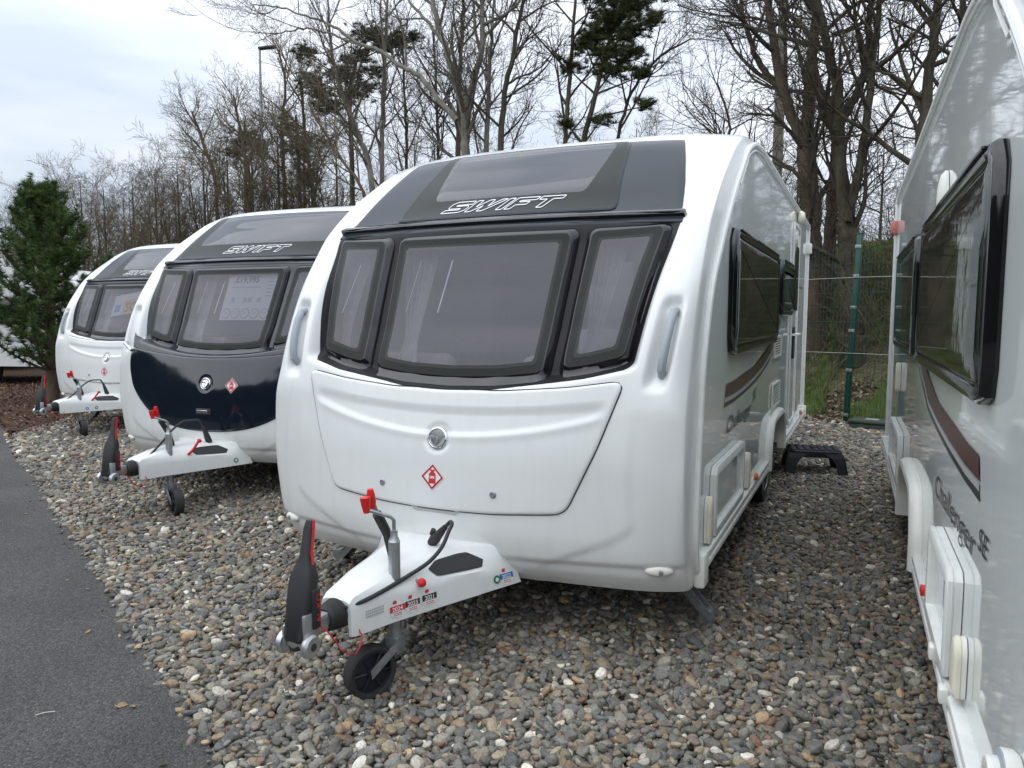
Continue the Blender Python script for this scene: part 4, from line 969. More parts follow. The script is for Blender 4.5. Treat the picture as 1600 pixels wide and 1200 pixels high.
# ------------------------------------------------------------------ instanced stuff through geometry nodes
def proto_collection(name, objs):
    c = bpy.data.collections.new(name)
    for o in objs: c.objects.link(o)
    return c
def scatter(name, P, rot, scl, colr, idx, coll, kind='stuff'):
    me = bpy.data.meshes.new(name); n = len(P); me.vertices.add(n); me.vertices.foreach_set('co', np.asarray(P, np.float32).ravel())
    for nm, ty, arr, key in (('rot', 'FLOAT_VECTOR', rot, 'vector'), ('scl', 'FLOAT_VECTOR', scl, 'vector'), ('idx', 'INT', idx, 'value')):
        a = me.attributes.new(nm, ty, 'POINT'); a.data.foreach_set(key, np.asarray(arr, np.int32 if ty == 'INT' else np.float32).ravel())
    a = me.attributes.new('tone', 'FLOAT_COLOR', 'POINT'); a.data.foreach_set('color', np.asarray(np.c_[colr, np.ones(n)], np.float32).ravel())
    o = link(name, me); g = bpy.data.node_groups.new(name+'_nodes', 'GeometryNodeTree')
    g.interface.new_socket('Geometry', in_out='INPUT', socket_type='NodeSocketGeometry'); g.interface.new_socket('Geometry', in_out='OUTPUT', socket_type='NodeSocketGeometry')
    n_ = g.nodes.new; l = g.links.new; gi = n_('NodeGroupInput'); go = n_('NodeGroupOutput'); ip = n_('GeometryNodeInstanceOnPoints'); ci = n_('GeometryNodeCollectionInfo')
    ci.inputs[0].default_value = coll; ci.inputs['Separate Children'].default_value = True; ci.inputs['Reset Children'].default_value = True
    m2p = n_('GeometryNodeMeshToPoints'); l(gi.outputs[0], m2p.inputs[0]); l(m2p.outputs[0], ip.inputs['Points']); l(ci.outputs[0], ip.inputs['Instance']); ip.inputs['Pick Instance'].default_value = True
    def attr(nm, ty):
        q = n_('GeometryNodeInputNamedAttribute'); q.data_type = ty; q.inputs[0].default_value = nm; return [s for s in q.outputs if s.enabled][0]
    l(attr('idx', 'INT'), ip.inputs['Instance Index'])
    e2r = n_('FunctionNodeEulerToRotation'); l(attr('rot', 'FLOAT_VECTOR'), e2r.inputs[0]); l(e2r.outputs[0], ip.inputs['Rotation'])
    l(attr('scl', 'FLOAT_VECTOR'), ip.inputs['Scale']); l(ip.outputs[0], go.inputs[0])
    md = o.modifiers.new('scatter', 'NODES'); md.node_group = g; tag(o, kind=kind); return o
def tonemat(name, rough=.7, nscale=30, nvar=.3, trans=False, bump=.3):
    m = bpy.data.materials.new(name); m.use_nodes = True; t = m.node_tree; b = t.nodes['Principled BSDF']; b.inputs['Roughness'].default_value = rough; b.inputs['Specular IOR Level'].default_value = .3
    a = t.nodes.new('ShaderNodeAttribute'); a.attribute_type = 'INSTANCER'; a.attribute_name = 'tone'
    tc = t.nodes.new('ShaderNodeTexCoord'); n = t.nodes.new('ShaderNodeTexNoise'); n.inputs['Scale'].default_value = nscale; n.inputs['Detail'].default_value = 6; t.links.new(tc.outputs['Object'], n.inputs['Vector'])
    mr = t.nodes.new('ShaderNodeMapRange'); mr.inputs[1].default_value = .3; mr.inputs[2].default_value = .7; mr.inputs[3].default_value = 1-nvar; mr.inputs[4].default_value = 1+nvar; t.links.new(n.outputs['Fac'], mr.inputs[0])
    vm = t.nodes.new('ShaderNodeVectorMath'); vm.operation = 'SCALE'; t.links.new(a.outputs['Color'], vm.inputs[0]); t.links.new(mr.outputs[0], vm.inputs['Scale']); t.links.new(vm.outputs[0], b.inputs['Base Color'])
    if bump:
        bp = t.nodes.new('ShaderNodeBump'); bp.inputs['Strength'].default_value = bump; bp.inputs['Distance'].default_value = .1; t.links.new(n.outputs['Fac'], bp.inputs['Height']); t.links.new(bp.outputs[0], b.inputs['Normal'])
    return m
MT['pebble'] = tonemat('pebble_stone', .62, 2.2, .22, bump=.35)
MT['deadleaf'] = tonemat('dead_leaf', .8, 3, .2, bump=0)
protos = []
for k in range(9):
    bm = bmesh.new(); bmesh.ops.create_icosphere(bm, subdivisions=2, radius=1.0)
    rr = random.Random(k); off = Vector((rr.random()*40, rr.random()*40, rr.random()*40)); ang = rr.uniform(1.2, 2.2) if k < 7 else 3.5
    for v in bm.verts:
        p = v.co.normalized(); f = 1+.22*mn.noise(p*ang+off)+.10*mn.noise(p*3.1+off); q = p*f
        q.x = math.copysign(abs(q.x)**.9, q.x); v.co = Vector((q.x, q.y*(.72+.1*rr.random()), q.z*(.45+.22*((k*37) % 10)/10)))
    me = bpy.data.meshes.new('pebble'); bm.to_mesh(me); bm.free(); me.materials.append(MT['pebble'])
    me.polygons.foreach_set('use_smooth', np.ones(len(me.polygons), bool)); protos.append(bpy.data.objects.new('pebble', me))
PC = proto_collection('pebble_kinds', protos)
def visible(P, margin=.22, zmax=60, near=.3):
    d = P-CAM_P; z = d@CF; u = (d@CR)/np.maximum(z, 1e-3)*CAM_F; v = (d@CU)/np.maximum(z, 1e-3)*CAM_F
    return (z > near) & (z < zmax) & (np.abs(u) < 800*(1+margin)+60) & (v > -600*(1+margin)-60)
def gridpts(x0, x1, y0, y1, s, rng):
    X, Y = np.meshgrid(np.arange(x0, x1, s), np.arange(y0, y1, s)); X = X+rng.uniform(-.5, .5, X.shape)*s; Y = Y+rng.uniform(-.5, .5, Y.shape)*s; return X.ravel(), Y.ravel()
PAL = np.array([(.150, .148, .138), (.108, .106, .098), (.205, .195, .168), (.165, .140, .110), (.120, .118, .112), (.195, .150, .105), (.30, .285, .25), (.155, .158, .150), (.085, .088, .088), (.170, .110, .080), (.45, .43, .38), (.24, .21, .155), (.175, .145, .130), (.56, .54, .50), (.118, .125, .132), (.33, .24, .15)])
PW = np.array([14, 12, 12, 11, 12, 6, 6, 11, 7, 3.0, 2.6, 8, 5, 1.3, 5, 1.5]); PW /= PW.sum()
def gravel():
    rng = np.random.default_rng(11); allp = []
    for s, z0, z1, y1lim, size, dens in ((.0250, 0, 5.0, 0, 1.06, 1), (.029, 5.0, 7.5, 0, 1.12, 1), (.040, 7.5, 16, 0, 1.4, 1)):
        for layer in (0, 1):
            X, Y = gridpts(-13, 4.5, -4, 14.5, s*(1 if layer == 0 else 1.45), rng)
            jit = rng.normal(0, .022, len(X))+.02*np.sin(X*2.1)
            ok = (Y > edge_y(X)+jit-.012) & (Y < fence_y(X)+.35) & ((Y-edge_y(X)) > (-7.9-X)*1.3)
            X, Y = X[ok], Y[ok]; P = np.c_[X, Y, np.zeros(len(X))]; d = (P-CAM_P)@CF; k = visible(P, .16) & (d >= z0) & (d < z1); P = P[k]; P[:, 2] = (-.012 if layer == 0 else .004)+rng.uniform(-.005, .006, len(P))
            sz = rng.lognormal(math.log(.0175*size), .32, len(P)); sz = np.clip(sz, .010, .033*size); allp.append(np.c_[P, sz])
    # strays on the asphalt
    n = 60; x = rng.uniform(-5, 1, n); y = edge_y(x)-rng.exponential(.03, n)-.01; allp.append(np.c_[x, y, np.full(n, .003), rng.uniform(.007, .012, n)])
    A = np.concatenate(allp); n = len(A); k = rng.random(n)
    col = PAL[rng.choice(len(PAL), n, p=PW)]*rng.uniform(.92, 1.55, (n, 1))*np.array([1.05, 1.01, .94])
    # bigger slow patches of damp, dirtier stones
    dirt = np.array([mn.noise(Vector((x*.8, y*.8, 3))) for x, y in A[:, :2]]); col = col*(1+.22*dirt[:, None])
    rot = np.c_[rng.normal(0, .38, n), rng.normal(0, .38, n), rng.uniform(0, 6.28, n)]
    scl = A[:, 3:4]*np.c_[rng.uniform(.85, 1.35, n), rng.uniform(.8, 1.15, n), rng.uniform(.8, 1.2, n)]
    print('pebbles', n)
    return scatter('gravel', A[:, :3], rot, scl, col, rng.integers(0, 9, n), PC)
gr = gravel()

# ------------------------------------------------------------------ caravans
make_van(1, (0, 0, 0), 0, 'caravan', 'white caravan in the middle, white gas hatch, year stickers on its hitch cover', 'RL')
make_van(2, (-3.14, 1.50, 0), R(4.4), 'caravan', 'white caravan with a dark blue gas hatch and a price card in its window', 'R')
make_van(3, (-7.22, 3.60, 0), R(4.7), 'caravan', 'white caravan beside the small pine, sold card in its front window', 'R')
make_van(4, (3.180, -1.917, -.02), R(.96), 'caravan', 'white caravan at the right edge, seen along its side wall from very close', 'L')

vans = [o for o in SC.objects if o.get('category') == 'caravan']

def win_card(van, name, label, x0, v0, wd, h, draw, skew=0):
    V = [(-wd/2, -h/2), (wd/2, -h/2+skew), (wd/2, h/2+skew), (-wd/2, h/2)]
    o = link(name, skin2d(name, V, [(0, 1, 2, 3)], x0, v0, -.012+.03, MT['card'])); o.parent = None; o.matrix_world = van.matrix_world.copy(); o.location = van.location; o.rotation_euler = van.rotation_euler
    tag(o, label, 'sign'); draw(o, x0, v0)
    return o
def d_price(o, x0, v0):
    def t(s, size, dx, dv, m='greyprint'):
        V, F = text_geo(s, size, offset=size*.02); link('lettering', skin2d('lettering', [(a, b) for a, b, c in V], F, x0+dx, v0+dv, .0205, MT[m]), o)
    t('£19,995', .075, -.05, .11, 'ink')
    for k in range(5):
        c = (-.19+k*.095, -.155)
        for r_, m in ((.042, 'ink'), (.038, 'card')):
            V = [(c[0]+math.cos(q)*r_, c[1]+math.sin(q)*r_) for q in np.linspace(0, 6.283, 24, endpoint=False)]; link('round_mark', skin2d('round_mark', V, [tuple(range(24))], x0, v0, .0195 if m == 'ink' else .0205, MT[m]), o)
        for q in range(2): V = [(c[0]-.02, c[1]+.008-q*.014), (c[0]+.02, c[1]+.008-q*.014), (c[0]+.02, c[1]+.013-q*.014), (c[0]-.02, c[1]+.013-q*.014)]; link('print_line', skin2d('print_line', V, [(0, 1, 2, 3)], x0, v0, .0212, MT['greyprint']), o)
    for k in range(6): V = [(.16, .14-k*.03), (.22, .14-k*.03), (.22, .148-k*.03), (.16, .148-k*.03)]; link('print_line', skin2d('print_line', V, [(0, 1, 2, 3)], x0, v0, .0195, MT['greyprint']), o)
    V = [(-.20, .065), (.10, .065), (.10, .073), (-.20, .073)]; link('print_line', skin2d('print_line', V, [(0, 1, 2, 3)], x0, v0, .0195, MT['greyprint']), o)
    for dx in (-.17, -.05, 0, .09): V = [(dx, -.06), (dx+.035, -.06), (dx+.035, -.02), (dx, -.02)]; link('print_mark', skin2d('print_mark', V, [(0, 1, 2, 3)], x0, v0, .0195, MT['greyprint']), o)
win_card(vans[1], 'price_card', 'white price card with five round marks inside the window above the dark blue hatch', .16, 1.66, .50, .42, d_price)
def d_sold(o, x0, v0):
    V, F = text_geo('SOLD', .17, offset=.006)
    link('amber_ground', skin2d('amber_ground', [(-.16, -.10), (.34, -.02), (.34, .16), (-.16, .08)], [(0, 1, 2, 3)], x0, v0, .0195, MT['amber']), o)
    link('lettering', skin2d('lettering', [(a+.09, b-.07+(a+.2)*.16) for a, b, c in V], F, x0, v0, .0205, MT['wood']), o)
    link('blue_print', skin2d('blue_print', [(-.30, -.08), (-.20, -.064), (-.20, .03), (-.30, .014)], [(0, 1, 2, 3)], x0, v0, .0195, MT['stkblu']), o)
win_card(vans[2], 'sold_card', 'white and amber sold card inside the window of the caravan by the pine', .12, 1.60, .68, .28, d_sold, .11)
# white roof locker of the second caravan
mb = MB(); mb.box(.10, .98, 1.65, 2.6, 2.54, 2.70, .03); rl = mb.build('roof_light', MT['gel'], vans[1])

# ------------------------------------------------------------------ step stool, fence, box, poles
st = empty('step_stool', (1.345, 4.33, 0.0), R(12)); tag(st, 'black plastic step with slotted top on gravel beside the open gap', 'step stool')
st['label'] = 'black plastic step with ribbed top, on the gravel below the entrance door'
def sbox(): 
    mb = MB(); secs = []
    for z, a, b in ((.205, .235, .175), (.222, .235, .175), (.228, .228, .168)): secs.append([(a*math.copysign(abs(math.cos(q))**.25, math.cos(q)), b*math.copysign(abs(math.sin(q))**.25, math.sin(q)), z) for q in np.linspace(0, 6.2832, 40, endpoint=False)])
    mb.loft(secs); return mb
sbox().build('tread_base', MT['stool'], st)
me = None
for k in range(7):
    x = -.195+k*.065
    if me is None: mb = MB(); mb.box(-.024, .024, -.150, .150, .2282, .238, .004); me = mb.mesh('tread_slat', MT['stool'])
    o = link('tread_slat', me, st); o.location.x = x
mb = MB(); mb.lathe([(.03, .236), (.03, .243), (.001, .243)], (0, 0, 0), (0, 0, 1), 20); mb.build('tread_boss', MT['stool'], st)
for sx in (-1, 1):
    for sy in (-1, 1):
        mb = MB(); a, b = sx*.175, sy*.125; secs = []
        for z, w_, o_ in ((.0, .042, .045), (.10, .046, .030), (.16, .058, .018), (.205, .085, .0)):
            cx, cy = sx*(.235-w_)+sx*o_*1.0, sy*(.175-w_*.8)+sy*o_*.8; secs.append([(cx+sx*w_, cy+sy*w_*.8, z), (cx-sx*w_, cy+sy*w_*.8, z), (cx-sx*w_*.75, cy+sy*w_*.6, z), (cx+sx*w_*.7, cy+sy*w_*.55, z), (cx+sx*w_*.7, cy-sy*w_*.75*.8, z), (cx+sx*w_, cy-sy*w_*.8, z)])
        mb.loft(secs, smooth=False); mb.build('leg', MT['stool'], st)
for s, (a, b, c, d) in enumerate(((-.225, .225, -.172, -.164), (-.225, .225, .164, .172), (-.232, -.222, -.16, .16), (.222, .232, -.16, .16))):
    mb = MB(); mb.box(a, b, c, d, .165, .207, .002); mb.build('skirt', MT['stool'], st)

fn_root = empty('wire_fence', (1.55, fence_y(1.55)+.06, 0), math.atan(-.46)); tag(fn_root, 'green wire mesh fence on tall green posts behind the caravans', 'fence')
PX = [0, -2.52, -5.04, -7.56, 2.52, 5.04]
def postm():
    mb = MB(); mb.box(-.035, .035, -.030, .030, -.05, 2.62, .006); mb.box(-.042, .042, -.036, .036, 2.62, 2.635, .004); return mb.mesh('post', MT['fpost'])
pm = postm()
def clampm():
    mb = MB(); mb.box(-.042, .042, -.044, -.030, -.022, .022, .004); mb.box(-.008, .008, -.050, -.040, -.010, .010, .002); return mb.mesh('clip', MT['wire'])
cm = clampm()
for x in PX:
    p = link('post', pm, fn_root); p.location = (x, 0, 0)
    if x == 0: p.rotation_euler = (0, R(2.0), 0)
    for z in (.12, .75, 1.30, 1.62, 2.05, 2.45): c = link('clip', cm, p); c.location = (0, 0, z)
def wires():
    V = []; F = []
    def bar(x0, z0, x1, z1, y, r):
        b = len(V); d = np.array([x1-x0, z1-z0]); n = np.array([-d[1], d[0]])/np.linalg.norm(d)*r
        for (x, z) in ((x0, z0), (x1, z1)): V.extend([(x+n[0], y, z+n[1]), (x, y-r, z), (x-n[0], y, z-n[1]), (x, y+r, z)])
        F.extend([(b+k, b+(k+1) % 4, b+4+(k+1) % 4, b+4+k) for k in range(4)])
    rr = random.Random(3)
    for i in range(int(12.6/.05)):
        x = -7.56+i*.05; bar(x, .02, x+rr.uniform(-.003, .003), 2.42, -.052, .0025)
    for z in (.02, .22, .42, .62, .82, .98, 1.22, 1.42, 1.62, 1.82, 2.22, 2.42): bar(-7.56, z, 5.04, z, -.055, .0022)
    return mesh_np('mesh_wires', V, F, MT['fwire'], False)
o = link('mesh_wires', wires(), fn_root); tag(o, kind='stuff')
for z in (.98, 2.02): mb = MB(); mb.tube([(-7.56+i*.7, -.062, z+.008*math.sin(i*1.3)) for i in range(19)], .0045, 5); mb.build('line_wire', MT['wire'], fn_root)

bxr = empty('ground_box', (1.93, 7.62, 0), R(-14)); tag(bxr, 'low dark olive plastic box on the gravel at the foot of the fence', 'utility box')
mb = MB(); mb.box(-.30, .30, -.17, .17, -.02, .075, .015); mb.build('box_body', MT['olive'], bxr)
mb = MB(); mb.box(-.315, .315, -.185, .185, .078, .125, .018); ld = mb.build('lid', MT['olive'], bxr)
mb = MB(); mb.box(-.13, .03, -.05, .05, .1255, .129, .001); mb.build('lid_label', MT['greyprint'], ld)

# ------------------------------------------------------------------ trees
class TB:
    """collects tapering tubes and turns them into one mesh, all in numpy"""
    def __init__(s): s.g = {}
    def add(s, P, r, n): s.g.setdefault((len(P), n), []).append((P, r))
    def mesh(s, name, m):
        Vs = []; Fs = []; base = 0
        for (k, n), L_ in s.g.items():
            P = np.array([a for a, _ in L_], np.float32); r = np.array([b for _, b in L_], np.float32)
            T = np.gradient(P, axis=1); T /= np.linalg.norm(T, axis=2, keepdims=True)+1e-9
            ref = np.where(np.abs(T[:, :1, 2:3]) > .9, np.array([1., 0, 0]), np.array([0, 0, 1.])); ref = np.broadcast_to(ref, T.shape)
            A = np.cross(T, ref); A /= np.linalg.norm(A, axis=2, keepdims=True)+1e-9; B = np.cross(T, A)
            th = np.arange(n)*2*math.pi/n
            V = P[:, :, None, :]+(A[:, :, None, :]*np.cos(th)[None, None, :, None]+B[:, :, None, :]*np.sin(th)[None, None, :, None])*r[:, :, None, None]
            m_ = len(L_); V = V.reshape(-1, 3); i, j, q = np.meshgrid(np.arange(m_), np.arange(k-1), np.arange(n), indexing='ij')
            a = (i*k+j)*n+q; b = (i*k+j)*n+(q+1) % n; F = np.stack([a, b, b+n, a+n], -1).reshape(-1, 4)+base
            Vs.append(V); Fs.append(F); base += len(V)
        return mesh_np(name, np.concatenate(Vs), np.concatenate(Fs), m)
def rot_about(v, ax, a):
    ax = ax/np.linalg.norm(ax); return v*math.cos(a)+np.cross(ax, v)*math.sin(a)+ax*np.dot(ax, v)*(1-math.cos(a))
def limb(p, d, L_, r0, r1, seg, rng, wob, up):
    P = [p]; d = d/np.linalg.norm(d)
    for i in range(seg):
        d = d+rng.normal(0, wob, 3)+np.array([0, 0, up]); d /= np.linalg.norm(d); P.append(P[-1]+d*L_/seg)
    t = np.linspace(0, 1, seg+1); return np.array(P), r0*(1-t)+r1*t
LEV = {1: dict(seg=8, n=6, wob=.10, up=.05), 2: dict(seg=6, n=4, wob=.14, up=.05), 3: dict(seg=4, n=3, wob=.18, up=.04), 4: dict(seg=2, n=3, wob=.22, up=.02)}
def grow(tb, P, r, lev, rng, spec):
    """children along a limb"""
    if lev > spec['depth']: return
    cnt = spec['cnt'][lev-1]; Ltot = np.linalg.norm(np.diff(P, axis=0), axis=1).sum(); c = LEV[lev]
    k = max(1, int(cnt*rng.uniform(.8, 1.2))); t0 = spec.get('t0', .35) if lev == 1 else .15
    for j in range(k):
        t = t0+(1-t0)*((j+rng.random())/k); x = t*(len(P)-1); i = min(int(x), len(P)-2); f = x-i
        p = P[i]*(1-f)+P[i+1]*f; rr = r[i]*(1-f)+r[i+1]*f; d = P[i+1]-P[i]; d = d/np.linalg.norm(d)
        perp = np.cross(d, rng.normal(0, 1, 3)); perp /= np.linalg.norm(perp)+1e-9
        ang = R(rng.uniform(*spec['ang'])); nd = d*math.cos(ang)+perp*math.sin(ang)
        if spec.get('bias') is not None and lev == 1: nd = nd+np.array(spec['bias'])*.4
        if nd[2] < -.2: nd[2] *= .3
        L_ = spec['len'][lev-1]*rng.uniform(.6, 1.25)*(1.15-.55*t); r0 = max(min(rr*.62, spec['rmax'][lev-1]), spec['rmin'])
        Q, rq = limb(p, nd, L_, r0, max(spec['rmin'], r0*.35), c['seg'], rng, c['wob'], c['up']+spec.get('up', 0))
        tb.add(Q, rq, c['n']); grow(tb, Q, rq, lev+1, rng, spec)
def smooth_path(pts, seg):
    P = np.array(pts, float); t = np.linspace(0, len(P)-1, seg+1); return np.stack([pchip(np.arange(len(P)), P[:, k], t) if len(P) > 2 else np.interp(t, np.arange(len(P)), P[:, k]) for k in range(3)], -1)
def make_tree(name, label, cat, stems, bark_m, twig_m, spec, seed, group=None):
    """stems: list of (points, radii)"""
    rng = np.random.default_rng(seed); tr = TB(); tw = TB(); b0 = np.array(stems[0][0][0]); root = empty(name, tuple(b0)); tag(root, label, cat, group)
    for pts, rad in stems:
        seg = max(8, 5*len(pts)); P = smooth_path(pts, seg)-b0; r = np.interp(np.linspace(0, 1, seg+1), np.linspace(0, 1, len(rad)), rad)
        P[1:-1] += rng.normal(0, .012, P[1:-1].shape); tr.add(P, r, 12 if rad[0] > .06 else 8); sp = dict(spec)
        Lr = np.linalg.norm(P[-1]-P[0]); sp['cnt'] = [max(2, int(spec['cnt'][0]*min(1.4, Lr/6)))]+list(spec['cnt'][1:]); grow(tw, P, r, 1, rng, sp)
    link('trunk', tr.mesh('trunk', bark_m), root)
    if tw.g: link('crown', tw.mesh('crown', twig_m), root)
    return root
def px_stem(pts, w_px, yw, gz=None):
    """limb traced at the plane y = yw; widths in picture pixels"""
    out = []; rad = []
    for (px, py), wpx in zip(pts, w_px):
        p = at(px, py, yw); z = (p-CAM_P)@CF; out.append(p); rad.append(wpx/2*z/CAM_F)
    if gz is not None: out[0] = np.array([out[0][0], out[0][1], gz])
    return out, rad
BIG = dict(depth=4, cnt=(11, 7, 6, 3), len=(2.6, 1.3, .62, .28), rmax=(.05, .016, .007, .004), rmin=.0032, ang=(28, 62), t0=.25)
MED = dict(depth=4, cnt=(10, 6, 5, 3), len=(2.0, 1.1, .55, .28), rmax=(.03, .013, .007, .004), rmin=.0034, ang=(25, 55), t0=.2, up=.03)
Y1 = 11.2
make_tree('bare_tree', 'forked bare tree with red brown trunk just behind the rear of the middle caravan', 'tree', [
    px_stem([(1272, 600), (1268, 400), (1264, 300), (1258, 228)], (38, 34, 30, 27), Y1, .6),
    px_stem([(1258, 230), (1226, 150), (1206, 50), (1190, -60)], (19, 15, 12, 7), Y1),
    px_stem([(1226, 152), (1185, 95), (1162, 30), (1150, -40)], (12, 9, 7, 4), Y1+.15),
    px_stem([(1259, 230), (1266, 130), (1274, 40), (1276, -60)], (22, 18, 15, 9), Y1+.1),
    px_stem([(1263, 290), (1235, 262), (1190, 236)], (8, 6, 3), Y1-.2),
    px_stem([(1272, 60), (1240, 30), (1205, -10)], (9, 7, 4), Y1)], MT['bark_brown'], MT['twig_dark'], BIG, 1)
Y2 = 10.6
make_tree('bare_tree', 'dark bare tree forking low behind the green fence post', 'tree', [
    px_stem([(1332, 620), (1330, 450), (1326, 380), (1322, 345)], (40, 34, 32, 30), Y2, .5),
    px_stem([(1320, 348), (1312, 240), (1308, 150), (1290, 60), (1268, -50)], (20, 20, 18, 13, 8), Y2),
    px_stem([(1325, 346), (1342, 270), (1358, 160), (1368, 60), (1382, -50)], (14, 13, 11, 10, 6), Y2-.2),
    px_stem([(1314, 190), (1345, 130), (1358, 50), (1362, -50)], (15, 13, 11, 6), Y2+.1),
    px_stem([(1300, 55), (1340, 40), (1400, -20)], (8, 6, 4), Y2)], MT['bark_dark'], MT['twig_dark'], BIG, 2)
make_tree('bare_tree', 'slim leaning bare tree between the two forked trees', 'tree', [
    px_stem([(1288, 560), (1294, 400), (1300, 330), (1306, 230), (1290, 160), (1265, 90)], (22, 20, 17, 13, 9, 5), 12.0, .9)], MT['bark_brown'], MT['twig_dark'], MED, 3)
make_tree('bare_tree', 'bare tree rising beside the roofline of the right hand caravan', 'tree', [
    px_stem([(1415, 520), (1432, 300), (1446, 170), (1460, 40), (1470, -60)], (24, 20, 16, 13, 8), 10.2, .6),
    px_stem([(1452, 100), (1490, 60), (1540, 40)], (7, 5, 3), 10.2), px_stem([(1444, 160), (1400, 120), (1350, 105)], (7, 5, 3), 10.3)], MT['bark_dark'], MT['twig_dark'], BIG, 4)
make_tree('bare_tree', 'bare tree partly hidden by the upper side wall of the right hand caravan', 'tree', [
    px_stem([(1520, 420), (1512, 200), (1508, 60), (1500, -60)], (16, 14, 11, 7), 11.5, .9)], MT['bark_dark'], MT['twig_dark'], BIG, 5)
for k, (x, y) in enumerate(((5.6, 9.2), (8.2, 9.8), (11.0, 10.5), (6.8, 12.5))):
    rg = np.random.default_rng(60+k); h = 8+k*.6
    make_tree('bare_tree', 'bare tree standing behind the right hand caravan', 'tree', [([(x, y, 0), (x+.1, y, 2.2), (x-.2, y, 5), (x+.2, y+.2, h)], (.16, .13, .09, .03)), ([(x+.1, y, 2.4), (x+.9, y+.1, 4.5), (x+1.4, y, 7)], (.08, .06, .02))], MT['bark_dark'], MT['twig_dark'], MED, 70+k, 'bare trees behind the right hand caravan')
Y5 = 12.5
make_tree('pale_barked_tree', 'pale grey bare tree with a long limb arching left over the caravans', 'tree', [
    px_stem([(729, 420), (728, 250), (727, 200), (725, 165)], (16, 14, 13.5, 13), Y5, .8),
    px_stem([(723, 168), (702, 95), (680, 20), (664, -50)], (11, 9, 8, 5), Y5),
    px_stem([(728, 168), (740, 125), (752, 80), (754, 20), (748, -50)], (11, 10, 9, 7, 5), Y5),
    px_stem([(714, 188), (684, 155), (655, 118), (622, 100), (590, 78), (556, 66), (520, 40), (470, 22), (430, 10), (392, 8)], (9, 8, 7, 6.5, 6, 5, 4, 3, 2.5, 1.5), Y5-.3),
    px_stem([(556, 68), (510, 52), (470, 45), (430, 52), (403, 65)], (3.5, 3, 2.5, 2, 1.2), Y5-.3),
    px_stem([(697, 72), (672, 40), (640, 0), (628, -40)], (6, 5, 4, 3), Y5+.1),
    px_stem([(752, 40), (790, 22), (830, -20)], (6, 5, 3), Y5)], MT['bark_pale'], MT['twig_pale'], dict(BIG, cnt=(9, 6, 5, 3), up=.03), 6)
hero = [
 ('bare_tree', 'straight brown bare tree close left of the pale forked tree', [((716, 420), 9), ((716, 250), 8.5), ((718, 150), 7.5), ((722, 50), 6), ((726, -50), 4)], 13.6, 'bark_brown', 'twig_dark'),
 ('pale_barked_tree', 'slim pale tree just right of the pale forked tree', [((760, 420), 9), ((760, 250), 8.5), ((763, 150), 7), ((768, 50), 5), ((778, -50), 3)], 13.0, 'bark_pale', 'twig_pale'),
 ('bare_tree', 'dark curved bare tree above the roof window of the middle caravan', [((784, 420), 10), ((783, 250), 10), ((788, 150), 8.5), ((805, 70), 7), ((828, -50), 4)], 12.6, 'bark_dark', 'twig_dark'),
 ('pale_barked_tree', 'slim pale upright tree above the left front corner of the middle caravan', [((596, 450), 8), ((597, 280), 7.5), ((598, 180), 7), ((602, 80), 5.5), ((606, -50), 3)], 13.4, 'bark_pale', 'twig_pale'),
 ('pale_barked_tree', 'pale bare tree leaning left over the roof of the dark hatch caravan', [((592, 450), 10), ((579, 270), 9), ((557, 205), 8.5), ((540, 160), 7.5), ((520, 90), 5), ((512, 0), 3)], 12.8, 'bark_pale', 'twig_pale'),
 ('bare_tree', 'thin brown tree leaning left between the two nearest roofs', [((600, 400), 6), ((565, 295), 5), ((530, 245), 4.5), ((505, 205), 4), ((482, 160), 2.5)], 11.6, 'bark_brown', 'twig_brown'),
 ('bare_tree', 'thin dark tree behind the left corner of the middle caravan roof', [((637, 420), 5), ((636, 260), 5), ((633, 170), 4), ((628, 60), 3)], 15, 'bark_dark', 'twig_dark'),
 ('bare_tree', 'thin dark upright tree left of the tall brown tree', [((686, 420), 5.5), ((685, 250), 5), ((682, 160), 4.5), ((676, 40), 3)], 15.4, 'bark_dark', 'twig_dark'),
 ('bare_tree', 'tall bare tree left of the dark pine crown', [((878, 420), 8), ((882, 230), 7.5), ((890, 130), 6.5), ((897, 30), 5), ((902, -50), 3)], 13.2, 'bark_dark', 'twig_dark'),
 ('bare_tree', 'bare tree right of the dark pine crown with long drooping limbs', [((955, 420), 6), ((962, 240), 6), ((985, 150), 5), ((1030, 90), 4), ((1080, 60), 2.5)], 13.8, 'bark_dark', 'twig_dark'),
 ('bare_tree', 'small bare tree rising behind the high right corner of the middle caravan', [((1128, 420), 6), ((1132, 260), 5.5), ((1140, 200), 4), ((1120, 130), 3)], 14.5, 'bark_dark', 'twig_dark'),
 ('bare_tree', 'bare tree behind the left end of the roof of the dark hatch caravan', [((448, 460), 7), ((446, 310), 6.5), ((440, 220), 5.5), ((446, 130), 3.5), ((430, 70), 2)], 16.5, 'bark_dark', 'twig_brown'),
 ('bare_tree', 'bare tree just left of the tall lamp post', [((395, 460), 7), ((392, 310), 6.5), ((380, 230), 5.5), ((365, 150), 3)], 17.5, 'bark_dark', 'twig_brown'),
 ('bare_tree', 'bare tree right of the tall lamp post with olive twigs', [((493, 460), 7), ((490, 320), 6.5), ((478, 230), 5.5), ((470, 120), 3.5)], 15.5, 'bark_dark', 'twig_brown'),
 ('bare_tree', 'bare tree above the roof edge of the dark hatch caravan', [((345, 460), 6), ((338, 300), 6), ((320, 230), 5), ((300, 175), 3)], 19, 'bark_dark', 'twig_brown'),
]
for k, (nm, lb, pts, yw, bk, tw) in enumerate(hero):
    pp = [p for p, _ in pts]; ww = [w_ for _, w_ in pts]
    base = at(*pp[0], yw); make_tree(nm, lb, 'tree', [px_stem(pp, ww, yw, min(1.2, bank_z(base[0], base[1])))], MT[bk], MT[tw], dict(MED, up=.02), 20+k)

